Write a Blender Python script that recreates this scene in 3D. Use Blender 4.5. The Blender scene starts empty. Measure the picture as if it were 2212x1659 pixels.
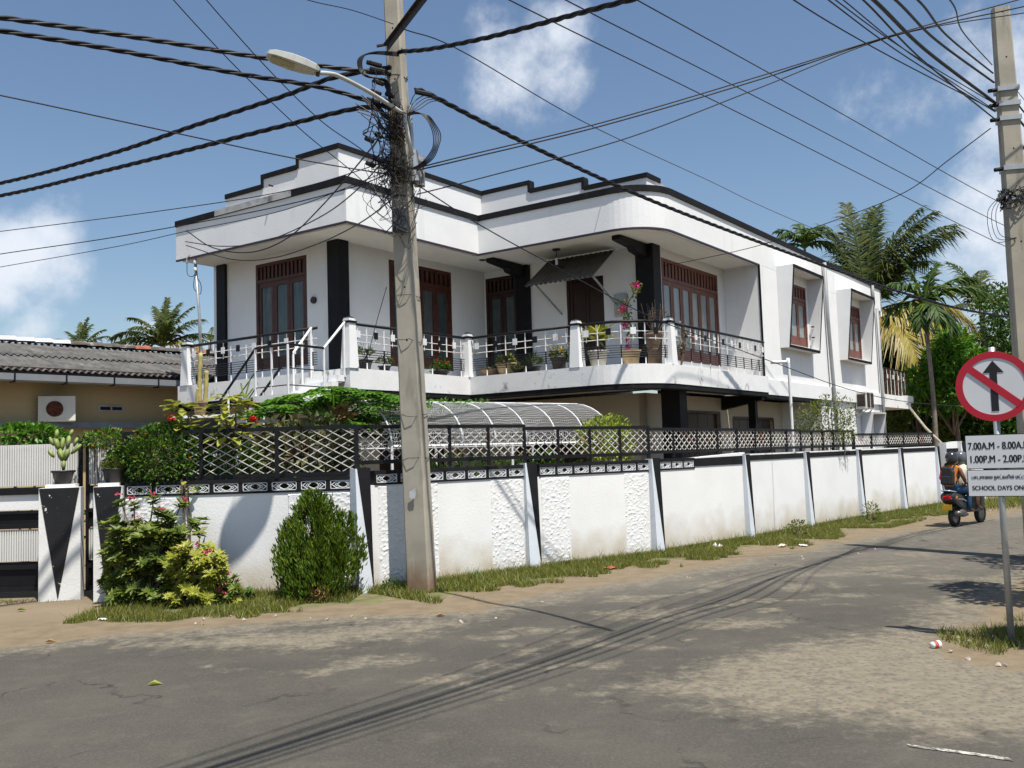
import bpy, bmesh, math, random
from mathutils import Vector, Matrix, Quaternion, noise as mnoise
R = math.radians
rnd = random.Random(7)
scene = bpy.context.scene
col = scene.collection

# ---------------------------------------------------------------- camera
F_PX, PW, PH, HC = 2074.0, 2212.0, 1659.0, 1.75
PITCH, ROLL = R(4.22), R(1.79)
_r = Vector((1, 0, 0)); _u = Vector((0, -math.sin(PITCH), math.cos(PITCH))); _f = Vector((0, math.cos(PITCH), math.sin(PITCH)))
CX = math.cos(ROLL) * _r - math.sin(ROLL) * _u
CU = math.sin(ROLL) * _r + math.cos(ROLL) * _u
cam_d = bpy.data.cameras.new('camera'); cam = bpy.data.objects.new('camera', cam_d); col.objects.link(cam)
cam_d.sensor_width = 36.0; cam_d.sensor_fit = 'HORIZONTAL'; cam_d.lens = 36.0 * F_PX / PW
cam_d.clip_start = 0.05; cam_d.clip_end = 3000
cam.matrix_world = Matrix(((CX.x, CU.x, -_f.x, 0), (CX.y, CU.y, -_f.y, 0), (CX.z, CU.z, -_f.z, HC), (0, 0, 0, 1)))
scene.camera = cam

# ---------------------------------------------------------------- sun, sky, exposure
SUN = Vector((0.21, -0.345, 1.0)).normalized()          # direction towards the sun
sun_d = bpy.data.lights.new('sun', 'SUN'); sun_d.energy = 5.0; sun_d.angle = R(0.53); sun_d.color = (1.0, 0.955, 0.875)
sun_o = bpy.data.objects.new('sun', sun_d); col.objects.link(sun_o)
sun_o.rotation_euler = SUN.to_track_quat('Z', 'Y').to_euler(); sun_o.location = (6, -8, 30)
world = bpy.data.worlds.new('World'); scene.world = world; world.use_nodes = True
vs = scene.view_settings
vs.view_transform = 'Standard'; vs.look = 'None'; vs.gamma = 1.0; vs.use_curve_mapping = False; vs.exposure = 0.46
scene.cycles.max_bounces = 5; scene.cycles.diffuse_bounces = 1; scene.cycles.glossy_bounces = 2; scene.cycles.transparent_max_bounces = 4

def ray(x, y):                                          # direction of a photo point (2212 x 1659 grid)
    return _f + CX * ((x - PW / 2) / F_PX) + CU * ((PH / 2 - y) / F_PX)
def at(x, y, Y):                                        # the point of that sight line at depth Y
    d = ray(x, y); return Vector((0, 0, HC)) + d * (Y / d.y)
def gr(x, y, z=0.0):                                    # the point of that sight line at height z
    d = ray(x, y); return Vector((0, 0, HC)) + d * ((z - HC) / d.z)

def build_sky():
    nt = world.node_tree; N = nt.nodes; L = nt.links; N.clear()
    out = N.new('ShaderNodeOutputWorld')
    sky = N.new('ShaderNodeTexSky'); sky.sky_type = 'NISHITA'; sky.sun_disc = False
    sky.sun_elevation = math.asin(SUN.z); sky.sun_rotation = math.atan2(SUN.x, SUN.y)
    sky.air_density = 1.12; sky.dust_density = 0.75; sky.ozone_density = 3.0; sky.altitude = 10
    bg = N.new('ShaderNodeBackground'); bg.inputs[1].default_value = 0.086
    L.new(sky.outputs[0], bg.inputs[0])
    tc = N.new('ShaderNodeTexCoord')
    nz = N.new('ShaderNodeTexNoise'); nz.inputs['Scale'].default_value = 11.0; nz.inputs['Detail'].default_value = 9; nz.inputs['Roughness'].default_value = 0.62
    L.new(tc.outputs['Generated'], nz.inputs['Vector'])
    nb = N.new('ShaderNodeTexNoise'); nb.inputs['Scale'].default_value = 2.1; nb.inputs['Detail'].default_value = 4
    L.new(tc.outputs['Generated'], nb.inputs['Vector'])
    def math_n(op, a, b=None, c=None):
        m = N.new('ShaderNodeMath'); m.operation = op
        for i, v in enumerate((a, b, c)):
            if v is None: continue
            if isinstance(v, (int, float)): m.inputs[i].default_value = v
            else: L.new(v, m.inputs[i])
        return m.outputs[0]
    acc = None
    blobs = [(1140, 120, .085, .95), (1205, 70, .05, .9), (1060, 185, .045, .55), (60, 545, .075, .95), (105, 490, .05, .9), (10, 640, .05, .7), (70, 715, .045, .8), (10, 560, .07, .8),
             (2130, 520, .085, .85), (2170, 460, .075, .95), (2060, 560, .07, .7), (2230, 560, .11, .95), (2185, 110, .09, .6), (2090, 190, .07, .5), (1900, 200, .06, .4), (2240, 260, .09, .75),
             (340, 720, .035, .6), (470, 740, .03, .5), (1440, 95, .018, .2)]
    for x, y, rad, st in blobs:
        d = ray(x, y).normalized()
        vm = N.new('ShaderNodeVectorMath'); vm.operation = 'DISTANCE'; vm.inputs[1].default_value = d
        L.new(tc.outputs['Generated'], vm.inputs[0])
        mr = N.new('ShaderNodeMapRange'); mr.inputs['From Min'].default_value = rad; mr.inputs['From Max'].default_value = 0.0
        mr.inputs['To Max'].default_value = st; L.new(vm.outputs['Value'], mr.inputs['Value'])
        acc = mr.outputs[0] if acc is None else math_n('MAXIMUM', acc, mr.outputs[0])
    # the rest of the sky carries the same scattered small cumulus
    sx = N.new('ShaderNodeSeparateXYZ'); L.new(tc.outputs['Generated'], sx.inputs[0])
    back = math_n('MULTIPLY', math_n('LESS_THAN', sx.outputs[1], 0.35), math_n('MULTIPLY', math_n('SUBTRACT', nb.outputs['Fac'], 0.5), 3.2))
    acc = math_n('MAXIMUM', acc, back)
    f = math_n('ADD', math_n('MULTIPLY', acc, 1.25), math_n('MULTIPLY', math_n('SUBTRACT', nz.outputs['Fac'], 0.53), 2.7))
    f = math_n('MULTIPLY', f, math_n('MINIMUM', math_n('MULTIPLY', acc, 6.0), 1.0))
    mr = N.new('ShaderNodeMapRange'); mr.interpolation_type = 'SMOOTHSTEP'
    mr.inputs['From Min'].default_value = 0.10; mr.inputs['From Max'].default_value = 1.2; mr.inputs['To Max'].default_value = 0.95
    L.new(f, mr.inputs['Value'])
    cb = N.new('ShaderNodeBackground'); cb.inputs[0].default_value = (0.80, 0.85, 0.93, 1); cb.inputs[1].default_value = 0.78
    mx = N.new('ShaderNodeMixShader'); L.new(mr.outputs[0], mx.inputs[0]); L.new(bg.outputs[0], mx.inputs[1]); L.new(cb.outputs[0], mx.inputs[2])
    L.new(mx.outputs[0], out.inputs[0])
build_sky()

# ---------------------------------------------------------------- materials
MATS = {}
def mat(name, c, rough=0.7, var=0.12, scale=6.0, bump=0.0, bscale=40.0, metal=0.0, c2=None, thr=0.58, stretch=None, spec=0.4, soft=0.12, sdet=6.0):
    """procedural: base colour with mottling, an optional second colour in noisy patches, optional relief"""
    m = bpy.data.materials.new(name); m.use_nodes = True; nt = m.node_tree; N = nt.nodes; L = nt.links
    b = N['Principled BSDF']; b.inputs['Roughness'].default_value = rough; b.inputs['Metallic'].default_value = metal
    b.inputs['Specular IOR Level'].default_value = spec
    tc = N.new('ShaderNodeTexCoord'); src = tc.outputs['Object']
    n1 = N.new('ShaderNodeTexNoise'); n1.inputs['Scale'].default_value = scale; n1.inputs['Detail'].default_value = 5
    L.new(src, n1.inputs['Vector'])
    mr = N.new('ShaderNodeMapRange'); mr.inputs['From Min'].default_value = 0.3; mr.inputs['From Max'].default_value = 0.7
    mr.inputs['To Min'].default_value = 1 - var; mr.inputs['To Max'].default_value = 1 + var; L.new(n1.outputs['Fac'], mr.inputs['Value'])
    mul = N.new('ShaderNodeVectorMath'); mul.operation = 'SCALE'; mul.inputs[0].default_value = c[:3]; L.new(mr.outputs[0], mul.inputs['Scale'])
    out = mul.outputs[0]
    if c2 is not None:
        mp = N.new('ShaderNodeMapping'); L.new(src, mp.inputs['Vector']); mp.inputs['Location'].default_value = (3.1, 1.7, 5.3)
        if stretch: mp.inputs['Scale'].default_value = stretch
        n2 = N.new('ShaderNodeTexNoise'); n2.inputs['Scale'].default_value = scale * 0.6; n2.inputs['Detail'].default_value = sdet; n2.inputs['Roughness'].default_value = 0.65
        L.new(mp.outputs[0], n2.inputs['Vector'])
        r2 = N.new('ShaderNodeMapRange'); r2.inputs['From Min'].default_value = thr; r2.inputs['From Max'].default_value = thr + soft; L.new(n2.outputs['Fac'], r2.inputs['Value'])
        mx = N.new('ShaderNodeMix'); mx.data_type = 'RGBA'; L.new(r2.outputs[0], mx.inputs['Factor']); L.new(out, mx.inputs[6]); mx.inputs[7].default_value = (*c2[:3], 1)
        out = mx.outputs[2]
    L.new(out, b.inputs['Base Color'])
    if bump:
        n3 = N.new('ShaderNodeTexNoise'); n3.inputs['Scale'].default_value = bscale; n3.inputs['Detail'].default_value = 4; L.new(src, n3.inputs['Vector'])
        bp = N.new('ShaderNodeBump'); bp.inputs['Strength'].default_value = bump; bp.inputs['Distance'].default_value = 0.02
        L.new(n3.outputs['Fac'], bp.inputs['Height']); L.new(bp.outputs[0], b.inputs['Normal'])
    MATS[name] = m; return m
def leafmat(name, cols, trans=0.3, rough=0.45):
    m = bpy.data.materials.new(name); m.use_nodes = True; nt = m.node_tree; N = nt.nodes; L = nt.links
    b = N['Principled BSDF']; b.inputs['Roughness'].default_value = rough; b.inputs['Specular IOR Level'].default_value = 0.35
    g = N.new('ShaderNodeNewGeometry'); cr = N.new('ShaderNodeValToRGB'); cr.color_ramp.interpolation = 'LINEAR'
    el = cr.color_ramp.elements
    while len(el) < len(cols): el.new(0.5)
    cols = [(c[0] * 1.4, c[1] * 1.12, c[2] * .9) if c[1] > c[0] * 1.15 and c[1] > c[2] else c for c in cols]
    for i, cc in enumerate(cols): el[i].position = i / max(1, len(cols) - 1); el[i].color = (*cc, 1)
    L.new(g.outputs['Random Per Island'], cr.inputs[0]); L.new(cr.outputs[0], b.inputs['Base Color'])
    t = N.new('ShaderNodeBsdfTranslucent'); L.new(cr.outputs[0], t.inputs[0])
    mx = N.new('ShaderNodeMixShader'); mx.inputs[0].default_value = trans
    L.new(b.outputs[0], mx.inputs[1]); L.new(t.outputs[0], mx.inputs[2]); L.new(mx.outputs[0], N['Material Output'].inputs[0])
    MATS[name] = m; return m

WHITE = mat('white_plaster', (.81, .81, .805), .75, .03, 1.6, .12, 30, c2=(.60, .59, .565), thr=.62, stretch=(2.6, 2.6, .4), soft=.3)
FASC = mat('fascia_plaster', (.81, .81, .805), .75, .035, 1.3, .15, 26, c2=(.56, .55, .53), thr=.60, stretch=(2.4, 2.4, .4), soft=.3)
SLAB = mat('balcony_plaster', (.79, .79, .78), .8, .04, 4.0, .15, 30, c2=(.17, .165, .15), thr=.585, stretch=(1.2, 1.2, .9), soft=.12, sdet=9)
CREAM = mat('cream_plaster', (.54, .48, .38), .85, .05, 1.0, .1, 30)
BEIGE = mat('beige_plaster', (.50, .38, .21), .85, .06, .7, .1, 30, c2=(.40, .31, .19), thr=.6, soft=.2)
BLACK = mat('black_paint', (.008, .008, .010), .55, .2, 5, .05, 40, c2=(.022, .021, .02), thr=.6, soft=.2, spec=.2)
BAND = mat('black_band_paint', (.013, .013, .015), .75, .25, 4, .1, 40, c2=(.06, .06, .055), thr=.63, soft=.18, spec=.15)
BLKCHIP = mat('chipped_black_paint', (.009, .009, .011), .55, .2, 9, .1, 40, c2=(.72, .70, .64), thr=.625, soft=.02)
IRON = mat('black_iron', (.009, .009, .011), .5, .2, 8, .08, 60, c2=(.12, .055, .025), thr=.70, soft=.06, spec=.25)
RUSTW = mat('rusty_white_iron', (.62, .60, .56), .6, .1, 6, .0, 60, c2=(.30, .15, .07), thr=.53, soft=.12)
WIRON = mat('white_iron', (.76, .76, .76), .5, .05, 8, c2=(.45, .35, .25), thr=.68)
WOOD = mat('shaded_brown_wood', (.075, .024, .017), .45, .25, 5, .1, 25, stretch=(6, 6, .6), c2=(.040, .014, .011), thr=.5, soft=.3)  # door wood darkened in colour for the shaded balcony
WOODL = mat('sunlit_brown_wood', (.15, .052, .034), .45, .25, 5, .1, 25, stretch=(6, 6, .6), c2=(.085, .03, .022), thr=.55, soft=.3)  # the same wood lightened in colour as if sunlit
WOODD = mat('dark_wood', (.030, .014, .011), .4, .2, 4, .1, 25)
GLASS = mat('shaded_curtained_glass', (.05, .064, .066), .10, .25, 3, spec=.6, c2=(.10, .12, .12), thr=.5, soft=.3, stretch=(6, 6, .4))  # door glass darkened in colour for the shaded balcony
GLASSL = mat('sunlit_curtained_glass', (.25, .275, .27), .12, .15, 3, spec=.6, c2=(.16, .18, .175), thr=.5, soft=.3, stretch=(6, 6, .4))  # the same glass lightened in colour as if sunlit
DARK = mat('interior_shade', (.012, .011, .010), .8, .1, 3)  # near-black standing in for shade in rooms, louvre gaps and bolt holes
CONC = mat('pole_concrete', (.36, .33, .27), .88, .16, 2.4, .10, 60, c2=(.20, .18, .145), thr=.55, stretch=(3, 3, .45), soft=.14)
GREYM = mat('galvanised_metal', (.42, .44, .45), .45, .12, 6, .05, 40, .5, c2=(.30, .31, .31), thr=.6)
LAMP = mat('lamp_white', (.47, .47, .44), .45, .08, 8, c2=(.42, .42, .40), thr=.62)
CABLE = mat('cable_black', (.012, .012, .016), .5, .2, 12, spec=.3)
CABLEP = mat('cable_dusty', (.016, .016, .02), .5, .2, 9, c2=(.45, .46, .46), thr=.72, soft=.03)
STEELB = mat('dark_steel_angle', (.035, .024, .022), .6, .3, 8, .1, 40, c2=(.09, .06, .05), thr=.6)
ROOF = mat('asbestos_roof', (.098, .094, .09), .9, .35, 3, .4, 30, c2=(.19, .182, .17), thr=.57, stretch=(1, 1, 1), soft=.16)
RTILE = mat('old_ridge_tile', (.085, .075, .068), .9, .3, 6, .3, 30, c2=(.24, .22, .19), thr=.55)
RTILEW = mat('pale_ridge_sheet', (.62, .63, .65), .7, .1, 5, c2=(.3, .29, .27), thr=.6)
RTILER = mat('red_clay_tile', (.27, .085, .05), .85, .25, 8, .3, 30)
GUT = mat('grey_gutter', (.22, .235, .25), .45, .08, 3, c2=(.17, .18, .19), thr=.6)
BLUEM = mat('blue_grey_beam', (.17, .21, .27), .6, .15, 5, c2=(.20, .11, .08), thr=.62)
ACW = mat('aged_white_plastic', (.66, .65, .58), .55, .07, 4, c2=(.40, .32, .22), thr=.66)
RUST = mat('rust', (.10, .035, .02), .9, .5, 14, .3, 50)
VENTW = mat('vent_block_white', (.72, .73, .75), .6, .05, 10)
PALEB = mat('pale_blue_plaster', (.66, .70, .75), .75, .04, 4, .1, 30, c2=(.62, .62, .60), thr=.62)
CORR = mat('ribbed_sheet_white', (.66, .65, .62), .6, .06, 3, .0, c2=(.42, .33, .24), thr=.62, stretch=(9, 9, .6))
ROUGHP = mat('rough_stucco', (.79, .79, .78), .85, .05, 6, .22, 70, c2=(.62, .57, .47), thr=.64, soft=.2)
POTB = mat('black_pot', (.02, .02, .02), .5, .2, 10)
POTT = mat('terracotta_pot', (.30, .21, .13), .85, .2, 8, .2, 40)
POTC = mat('cement_pot', (.42, .40, .36), .85, .15, 8, .2, 40)
SOIL = mat('soil', (.05, .035, .025), .95, .3, 20, .4, 40)
BARK = mat('bark', (.14, .105, .075), .9, .25, 8, .5, 30)
PALMT = mat('palm_trunk', (.20, .17, .14), .9, .25, 6, .5, 20)
SIGNW = mat('sign_white', (.62, .63, .65), .5, .03, 3)
SIGNR = mat('sign_red', (.42, .012, .03), .45, .06, 4)
SIGNK = mat('sign_black', (.012, .012, .015), .5, .1, 10)
SKIN = mat('skin', (.16, .075, .045), .6, .08, 10)
ORANGE = mat('orange_cloth', (.50, .16, .02), .8, .12, 12)
CLOTHW = mat('beige_cloth', (.62, .58, .48), .85, .08, 12)
JEANS = mat('blue_jeans', (.02, .065, .14), .85, .15, 14)
BROWNC = mat('brown_cloth', (.13, .07, .045), .85, .15, 14)
BAGK = mat('black_bag_cloth', (.02, .02, .025), .7, .15, 14)
REDC = mat('red_cloth', (.25, .02, .03), .7, .1, 10)
HELM = mat('black_helmet', (.03, .03, .033), .18, .1, 6, spec=.6, c2=(.14, .11, .02), thr=.66)
HELMG = mat('grey_helmet', (.10, .11, .12), .2, .1, 6, spec=.6)
SCOOT = mat('dark_grey_paint', (.035, .038, .042), .2, .1, 5, spec=.6)
SILV = mat('silver_paint', (.45, .46, .47), .3, .08, 5, .0, 40, .3)
RUBB = mat('rubber', (.015, .015, .015), .85, .2, 12)
TAILR = mat('tail_lens', (.45, .01, .015), .2, .05, 5)
AMBER = mat('amber_lens', (.60, .25, .08), .25, .05, 5)
PLATEY = mat('number_plate_yellow', (.62, .38, .02), .5, .06, 8)
PAPER = mat('litter_white', (.75, .74, .72), .7, .06, 12)
GREENP = mat('litter_green', (.06, .32, .15), .6, .2, 12, c2=(.7, .7, .6), thr=.55)
REDP = mat('litter_red', (.45, .09, .07), .6, .2, 12)
STONE = mat('stone', (.36, .31, .26), .9, .2, 8, .4, 30)
PINKF = leafmat('pink_petals', [(.50, .01, .14), (.72, .02, .26)], .35)
REDF = leafmat('red_petals', [(.55, .01, .01), (.75, .05, .03)], .3)
ROSEF = leafmat('rose_petals', [(.62, .06, .12), (.75, .20, .24)], .35)
YELF = leafmat('yellow_petals', [(.75, .50, .03), (.8, .62, .08)], .3)
ORAF = leafmat('orange_petals', [(.70, .25, .02), (.75, .42, .04)], .3)
L_HEDGE = leafmat('hedge_leaves', [(.020, .060, .010), (.040, .11, .016), (.075, .17, .022)], .22)
L_HEDGE2 = leafmat('lit_hedge_leaves', [(.025, .08, .010), (.055, .15, .018), (.13, .25, .03)], .3)  # hedge greens brightened in colour as if strongly lit
L_YEL = leafmat('yellow_green_leaves', [(.16, .22, .022), (.34, .36, .05), (.42, .42, .12)], .35)
L_PAP = leafmat('papaya_leaves', [(.030, .12, .012), (.07, .21, .020), (.10, .26, .03)], .35)
L_ADE = leafmat('desert_rose_leaves', [(.045, .095, .018), (.09, .16, .03), (.19, .26, .05)], .3)
L_ADY = leafmat('desert_rose_yellow_leaves', [(.12, .20, .025), (.27, .33, .05), (.38, .40, .08)], .32)
L_THU = leafmat('thuja_sprays', [(.022, .065, .006), (.055, .125, .009), (.12, .20, .014)], .25, .6)
L_COC = leafmat('coconut_leaves', [(.014, .034, .006), (.032, .062, .010), (.075, .105, .018)], .28, .6)
L_COCY = leafmat('yellowing_palm_leaves', [(.22, .20, .03), (.36, .30, .05), (.30, .20, .06)], .35)
L_ARE = leafmat('areca_leaves', [(.012, .042, .007), (.028, .075, .012), (.075, .14, .022)], .28, .6)
L_TREE = leafmat('tree_leaves', [(.018, .055, .010), (.035, .095, .014), (.065, .15, .020)], .3)
L_TREEB = leafmat('bright_tree_leaves', [(.03, .12, .014), (.07, .21, .02), (.12, .28, .03)], .35)
L_BUSH = leafmat('bush_leaves', [(.05, .09, .014), (.09, .15, .02), (.15, .20, .03)], .3)
L_LIME = leafmat('lime_leaves', [(.12, .22, .03), (.22, .34, .05), (.28, .38, .08)], .35)
L_CACT = mat('cactus_skin', (.20, .26, .07), .6, .25, 9, c2=(.34, .30, .10), thr=.6)
L_GRASS = leafmat('grass_blades', [(.06, .10, .016), (.10, .155, .025), (.15, .19, .04), (.24, .22, .085)], .35)
L_DRY = leafmat('dry_leaves', [(.25, .14, .05), (.34, .22, .08)], .2)

# ---------------------------------------------------------------- mesh helpers
class MB:
    def __init__(s): s.v = []; s.f = []
    def add(s, vs, fs):
        o = len(s.v); s.v += [tuple(p) for p in vs]; s.f += [tuple(i + o for i in q) for q in fs]; return s
    def box(s, x0, x1, y0, y1, z0, z1, M=None):
        p = [Vector((x, y, z)) for z in (z0, z1) for x, y in ((x0, y0), (x1, y0), (x1, y1), (x0, y1))]
        if M is not None: p = [M @ q for q in p]
        return s.add(p, [(3, 2, 1, 0), (4, 5, 6, 7), (0, 1, 5, 4), (1, 2, 6, 5), (2, 3, 7, 6), (3, 0, 4, 7)])
    def bar(s, a, b, w, h=None, up=(0, 0, 1)):
        a = Vector(a); b = Vector(b); h = w if h is None else h; d = (b - a); L = d.length
        if L < 1e-6: return s
        d /= L; u = Vector(up)
        if abs(d.dot(u)) > .98: u = Vector((0, 1, 0))
        x = d.cross(u).normalized(); y = x.cross(d)
        p = [q + x * sx * w / 2 + y * sy * h / 2 for q in (a, b) for sx, sy in ((-1, -1), (1, -1), (1, 1), (-1, 1))]
        return s.add(p, [(3, 2, 1, 0), (4, 5, 6, 7), (0, 1, 5, 4), (1, 2, 6, 5), (2, 3, 7, 6), (3, 0, 4, 7)])
    def tube(s, pts, r, n=6, caps=True):
        pts = [Vector(p) for p in pts]; m = len(pts); rs = r if isinstance(r, (list, tuple)) else [r] * m
        ref = None; o = len(s.v)
        for i, p in enumerate(pts):
            t = (pts[min(i + 1, m - 1)] - pts[max(i - 1, 0)])
            t = t.normalized() if t.length > 1e-9 else Vector((0, 0, 1))
            if ref is None: ref = Vector((0, 0, 1)) if abs(t.z) < .9 else Vector((1, 0, 0))
            x = t.cross(ref)
            if x.length < 1e-4: x = t.cross(Vector((0, 1, 0)))
            x.normalize(); y = x.cross(t); ref = y if abs(y.dot(t)) < .5 else ref
            for k in range(n):
                a = 2 * math.pi * k / n; s.v.append(tuple(p + (x * math.cos(a) + y * math.sin(a)) * rs[i]))
        for i in range(m - 1):
            for k in range(n):
                k2 = (k + 1) % n; s.f.append((o + i * n + k, o + i * n + k2, o + (i + 1) * n + k2, o + (i + 1) * n + k))
        if caps: s.f.append(tuple(o + k for k in range(n - 1, -1, -1))); s.f.append(tuple(o + (m - 1) * n + k for k in range(n)))
        return s
    def prism(s, poly, z0, z1):                          # poly: xy list, counter-clockwise
        n = len(poly); p = [(x, y, z0) for x, y in poly] + [(x, y, z1) for x, y in poly]
        return s.add(p, [tuple(range(n - 1, -1, -1)), tuple(range(n, 2 * n))] + [(i, (i + 1) % n, (i + 1) % n + n, i + n) for i in range(n)])
    def extr(s, poly3, d):                               # extrude a planar 3D polygon by vector d
        n = len(poly3); d = Vector(d); p = [Vector(q) for q in poly3] + [Vector(q) + d for q in poly3]
        return s.add(p, [tuple(range(n - 1, -1, -1)), tuple(range(n, 2 * n))] + [(i, (i + 1) % n, (i + 1) % n + n, i + n) for i in range(n)])
    def ribbon(s, path, z0, z1, o0, o1):                 # wall along a path between two sideways offsets (left positive)
        A = offset(path, o0); B = offset(path, o1); n = len(path); o = len(s.v)
        zz = lambda z, i: z(i) if callable(z) else z
        for i in range(n):
            s.v += [(A[i][0], A[i][1], zz(z0, i)), (B[i][0], B[i][1], zz(z0, i)), (B[i][0], B[i][1], zz(z1, i)), (A[i][0], A[i][1], zz(z1, i))]
        for i in range(n - 1):
            for k in range(4):
                k2 = (k + 1) % 4; s.f.append((o + i * 4 + k2, o + i * 4 + k, o + (i + 1) * 4 + k, o + (i + 1) * 4 + k2))
        s.f += [(o, o + 1, o + 2, o + 3), (o + n * 4 - 1, o + n * 4 - 2, o + n * 4 - 3, o + n * 4 - 4)]
        return s
    def leaf(s, p, d, nrm, L, w, fold=.15):
        p = Vector(p); d = Vector(d).normalized(); x = d.cross(Vector(nrm))
        if x.length < 1e-4: x = d.cross(Vector((.3, .5, .8)))
        x.normalize(); nn = x.cross(d)
        return s.add([p, p + d * L * .45 - x * w / 2 + nn * w * fold, p + d * L - nn * L * .12, p + d * L * .45 + x * w / 2 + nn * w * fold], [(0, 1, 2), (0, 2, 3)])
    def lathe(s, prof, n=14, c=(0, 0, 0)):
        o = len(s.v); c = Vector(c)
        for r, z in prof:
            for k in range(n):
                a = 2 * math.pi * k / n; s.v.append((c.x + r * math.cos(a), c.y + r * math.sin(a), c.z + z))
        for i in range(len(prof) - 1):
            for k in range(n):
                k2 = (k + 1) % n; s.f.append((o + i * n + k, o + i * n + k2, o + (i + 1) * n + k2, o + (i + 1) * n + k))
        s.f.append(tuple(o + k for k in range(n - 1, -1, -1))); s.f.append(tuple(o + (len(prof) - 1) * n + k for k in range(n)))
        return s
    def mesh(s, name):
        me = bpy.data.meshes.new(name); me.from_pydata(s.v, [], s.f); me.update(); return me
    def build(s, name, m, parent=None, smooth=False, bevel=0):
        me = s.mesh(name); o = link(name, me, m, parent)
        if smooth: me.polygons.foreach_set('use_smooth', [True] * len(me.polygons))
        if bevel:
            bv = o.modifiers.new('bevel', 'BEVEL'); bv.width = bevel; bv.segments = 2; bv.limit_method = 'ANGLE'
        return o
def link(name, me, m, parent=None):
    o = bpy.data.objects.new(name, me); col.objects.link(o)
    if m is not None and me is not None and not me.materials: me.materials.append(m)
    if parent is not None: o.parent = parent
    return o
def offset(path, d):
    n = len(path); res = []
    for i in range(n):
        p = Vector(path[i][:2]); t = Vector((0, 0))
        ns = []
        if i > 0: e = (p - Vector(path[i - 1][:2])).normalized(); ns.append(Vector((-e.y, e.x)))
        if i < n - 1: e = (Vector(path[i + 1][:2]) - p).normalized(); ns.append(Vector((-e.y, e.x)))
        if len(ns) == 2:
            b = (ns[0] + ns[1]).normalized(); k = max(.3, b.dot(ns[0])); res.append(p + b * d / k)
        else: res.append(p + ns[0] * d)
    return res
def tag(o, label, cat, group=None, kind=None):
    if label: o['label'] = label
    if cat: o['category'] = cat
    if group: o['group'] = group
    if kind: o['kind'] = kind
    return o
def thing(name, label, cat, loc=(0, 0, 0), rz=0, group=None):
    o = bpy.data.objects.new(name, None); col.objects.link(o); o.empty_display_size = .1
    o.location = loc; o.rotation_euler = (0, 0, rz); return tag(o, label, cat, group)
def struct(o): o['kind'] = 'structure'; return o
def stuff(o): o['kind'] = 'stuff'; return o
def smooth_path(pts, n=8):                               # Catmull-Rom through the points
    P = [Vector(p) for p in pts]; out = []
    Q = [P[0] * 2 - P[1]] + P + [P[-1] * 2 - P[-2]]
    for i in range(1, len(Q) - 2):
        p0, p1, p2, p3 = Q[i - 1:i + 3]
        for k in range(n):
            t = k / n
            out.append(.5 * ((2 * p1) + (p2 - p0) * t + (2 * p0 - 5 * p1 + 4 * p2 - p3) * t * t + (3 * p1 - p0 - 3 * p2 + p3) * t ** 3))
    out.append(P[-1]); return out
def rv(rg): 
    z = rg.uniform(-1, 1); a = rg.uniform(0, 2 * math.pi); q = math.sqrt(1 - z * z); return Vector((q * math.cos(a), q * math.sin(a), z))

# ================================================================ ground and roads
def ground_material():
    return mat('dirt', (.19, .148, .095), .95, .14, 1.2, .5, 45, c2=(.18, .135, .088), thr=.55, soft=.2)
DIRT = ground_material()
g = MB().add([(-500, -300, 0), (500, -300, 0), (500, 900, 0), (-500, 900, 0)], [(0, 1, 2, 3)]).build('ground', DIRT); struct(g)
ROADP = [(-40, 6.2), (-12, 9.1), (-5.3, 9.95), (-2.7, 10.6), (-.6, 11.2), (.4, 12.1), (1.5, 13.15), (5.2, 16.85), (9.45, 20.75), (14.8, 25.4), (22, 30), (34, 34),
         (36, 29.5), (24, 24.5), (17, 20.5), (11, 16.6), (7.5, 13.4), (5.2, 10.6), (4.05, 9.0), (3.6, 8.0), (3.85, 7.1), (5.2, 5.7), (9, 4.3), (20, 2.4), (40, 0), (40, -10), (-40, -10)]
def sdist(px, py, poly):
    best = 1e9; ins = False; n = len(poly)
    for i in range(n):
        ax, ay = poly[i]; bx, by = poly[(i + 1) % n]
        dx, dy = bx - ax, by - ay; t = max(0, min(1, ((px - ax) * dx + (py - ay) * dy) / (dx * dx + dy * dy)))
        q = (px - ax - dx * t) ** 2 + (py - ay - dy * t) ** 2
        if q < best: best = q
        if (ay > py) != (by > py) and px < (bx - ax) * (py - ay) / (by - ay) + ax: ins = not ins
    d = math.sqrt(best); return -d if ins else d
def sstep(a, b, x):
    t = max(0., min(1., (x - a) / (b - a))); return t * t * (3 - 2 * t)
def wpoly(pp): return [tuple(gr(x, y)[:2]) for x, y in pp]
CHIP = [wpoly([(1000, 1492), (1231, 1486), (1431, 1446), (1556, 1406), (1681, 1376), (1806, 1366), (1956, 1356), (2212, 1380), (2500, 1420), (2600, 1680), (2212, 1631), (1956, 1606), (1806, 1586), (1656, 1571), (1531, 1556), (1406, 1521), (1150, 1505)]),
        wpoly([(-300, 1395), (0, 1386), (450, 1372), (1000, 1330), (1150, 1318), (1000, 1375), (640, 1422), (100, 1404), (-300, 1412)])]
def well(x, y, rx, ry):                                  # a road patch: centre and half axes on the ground
    c = gr(x, y); e = gr(x + rx, y); f = gr(x, y - ry)
    return (c.x, c.y, (e - c).length, max(.12, (f - c).length), math.atan2(e.y - c.y, e.x - c.x))
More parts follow.
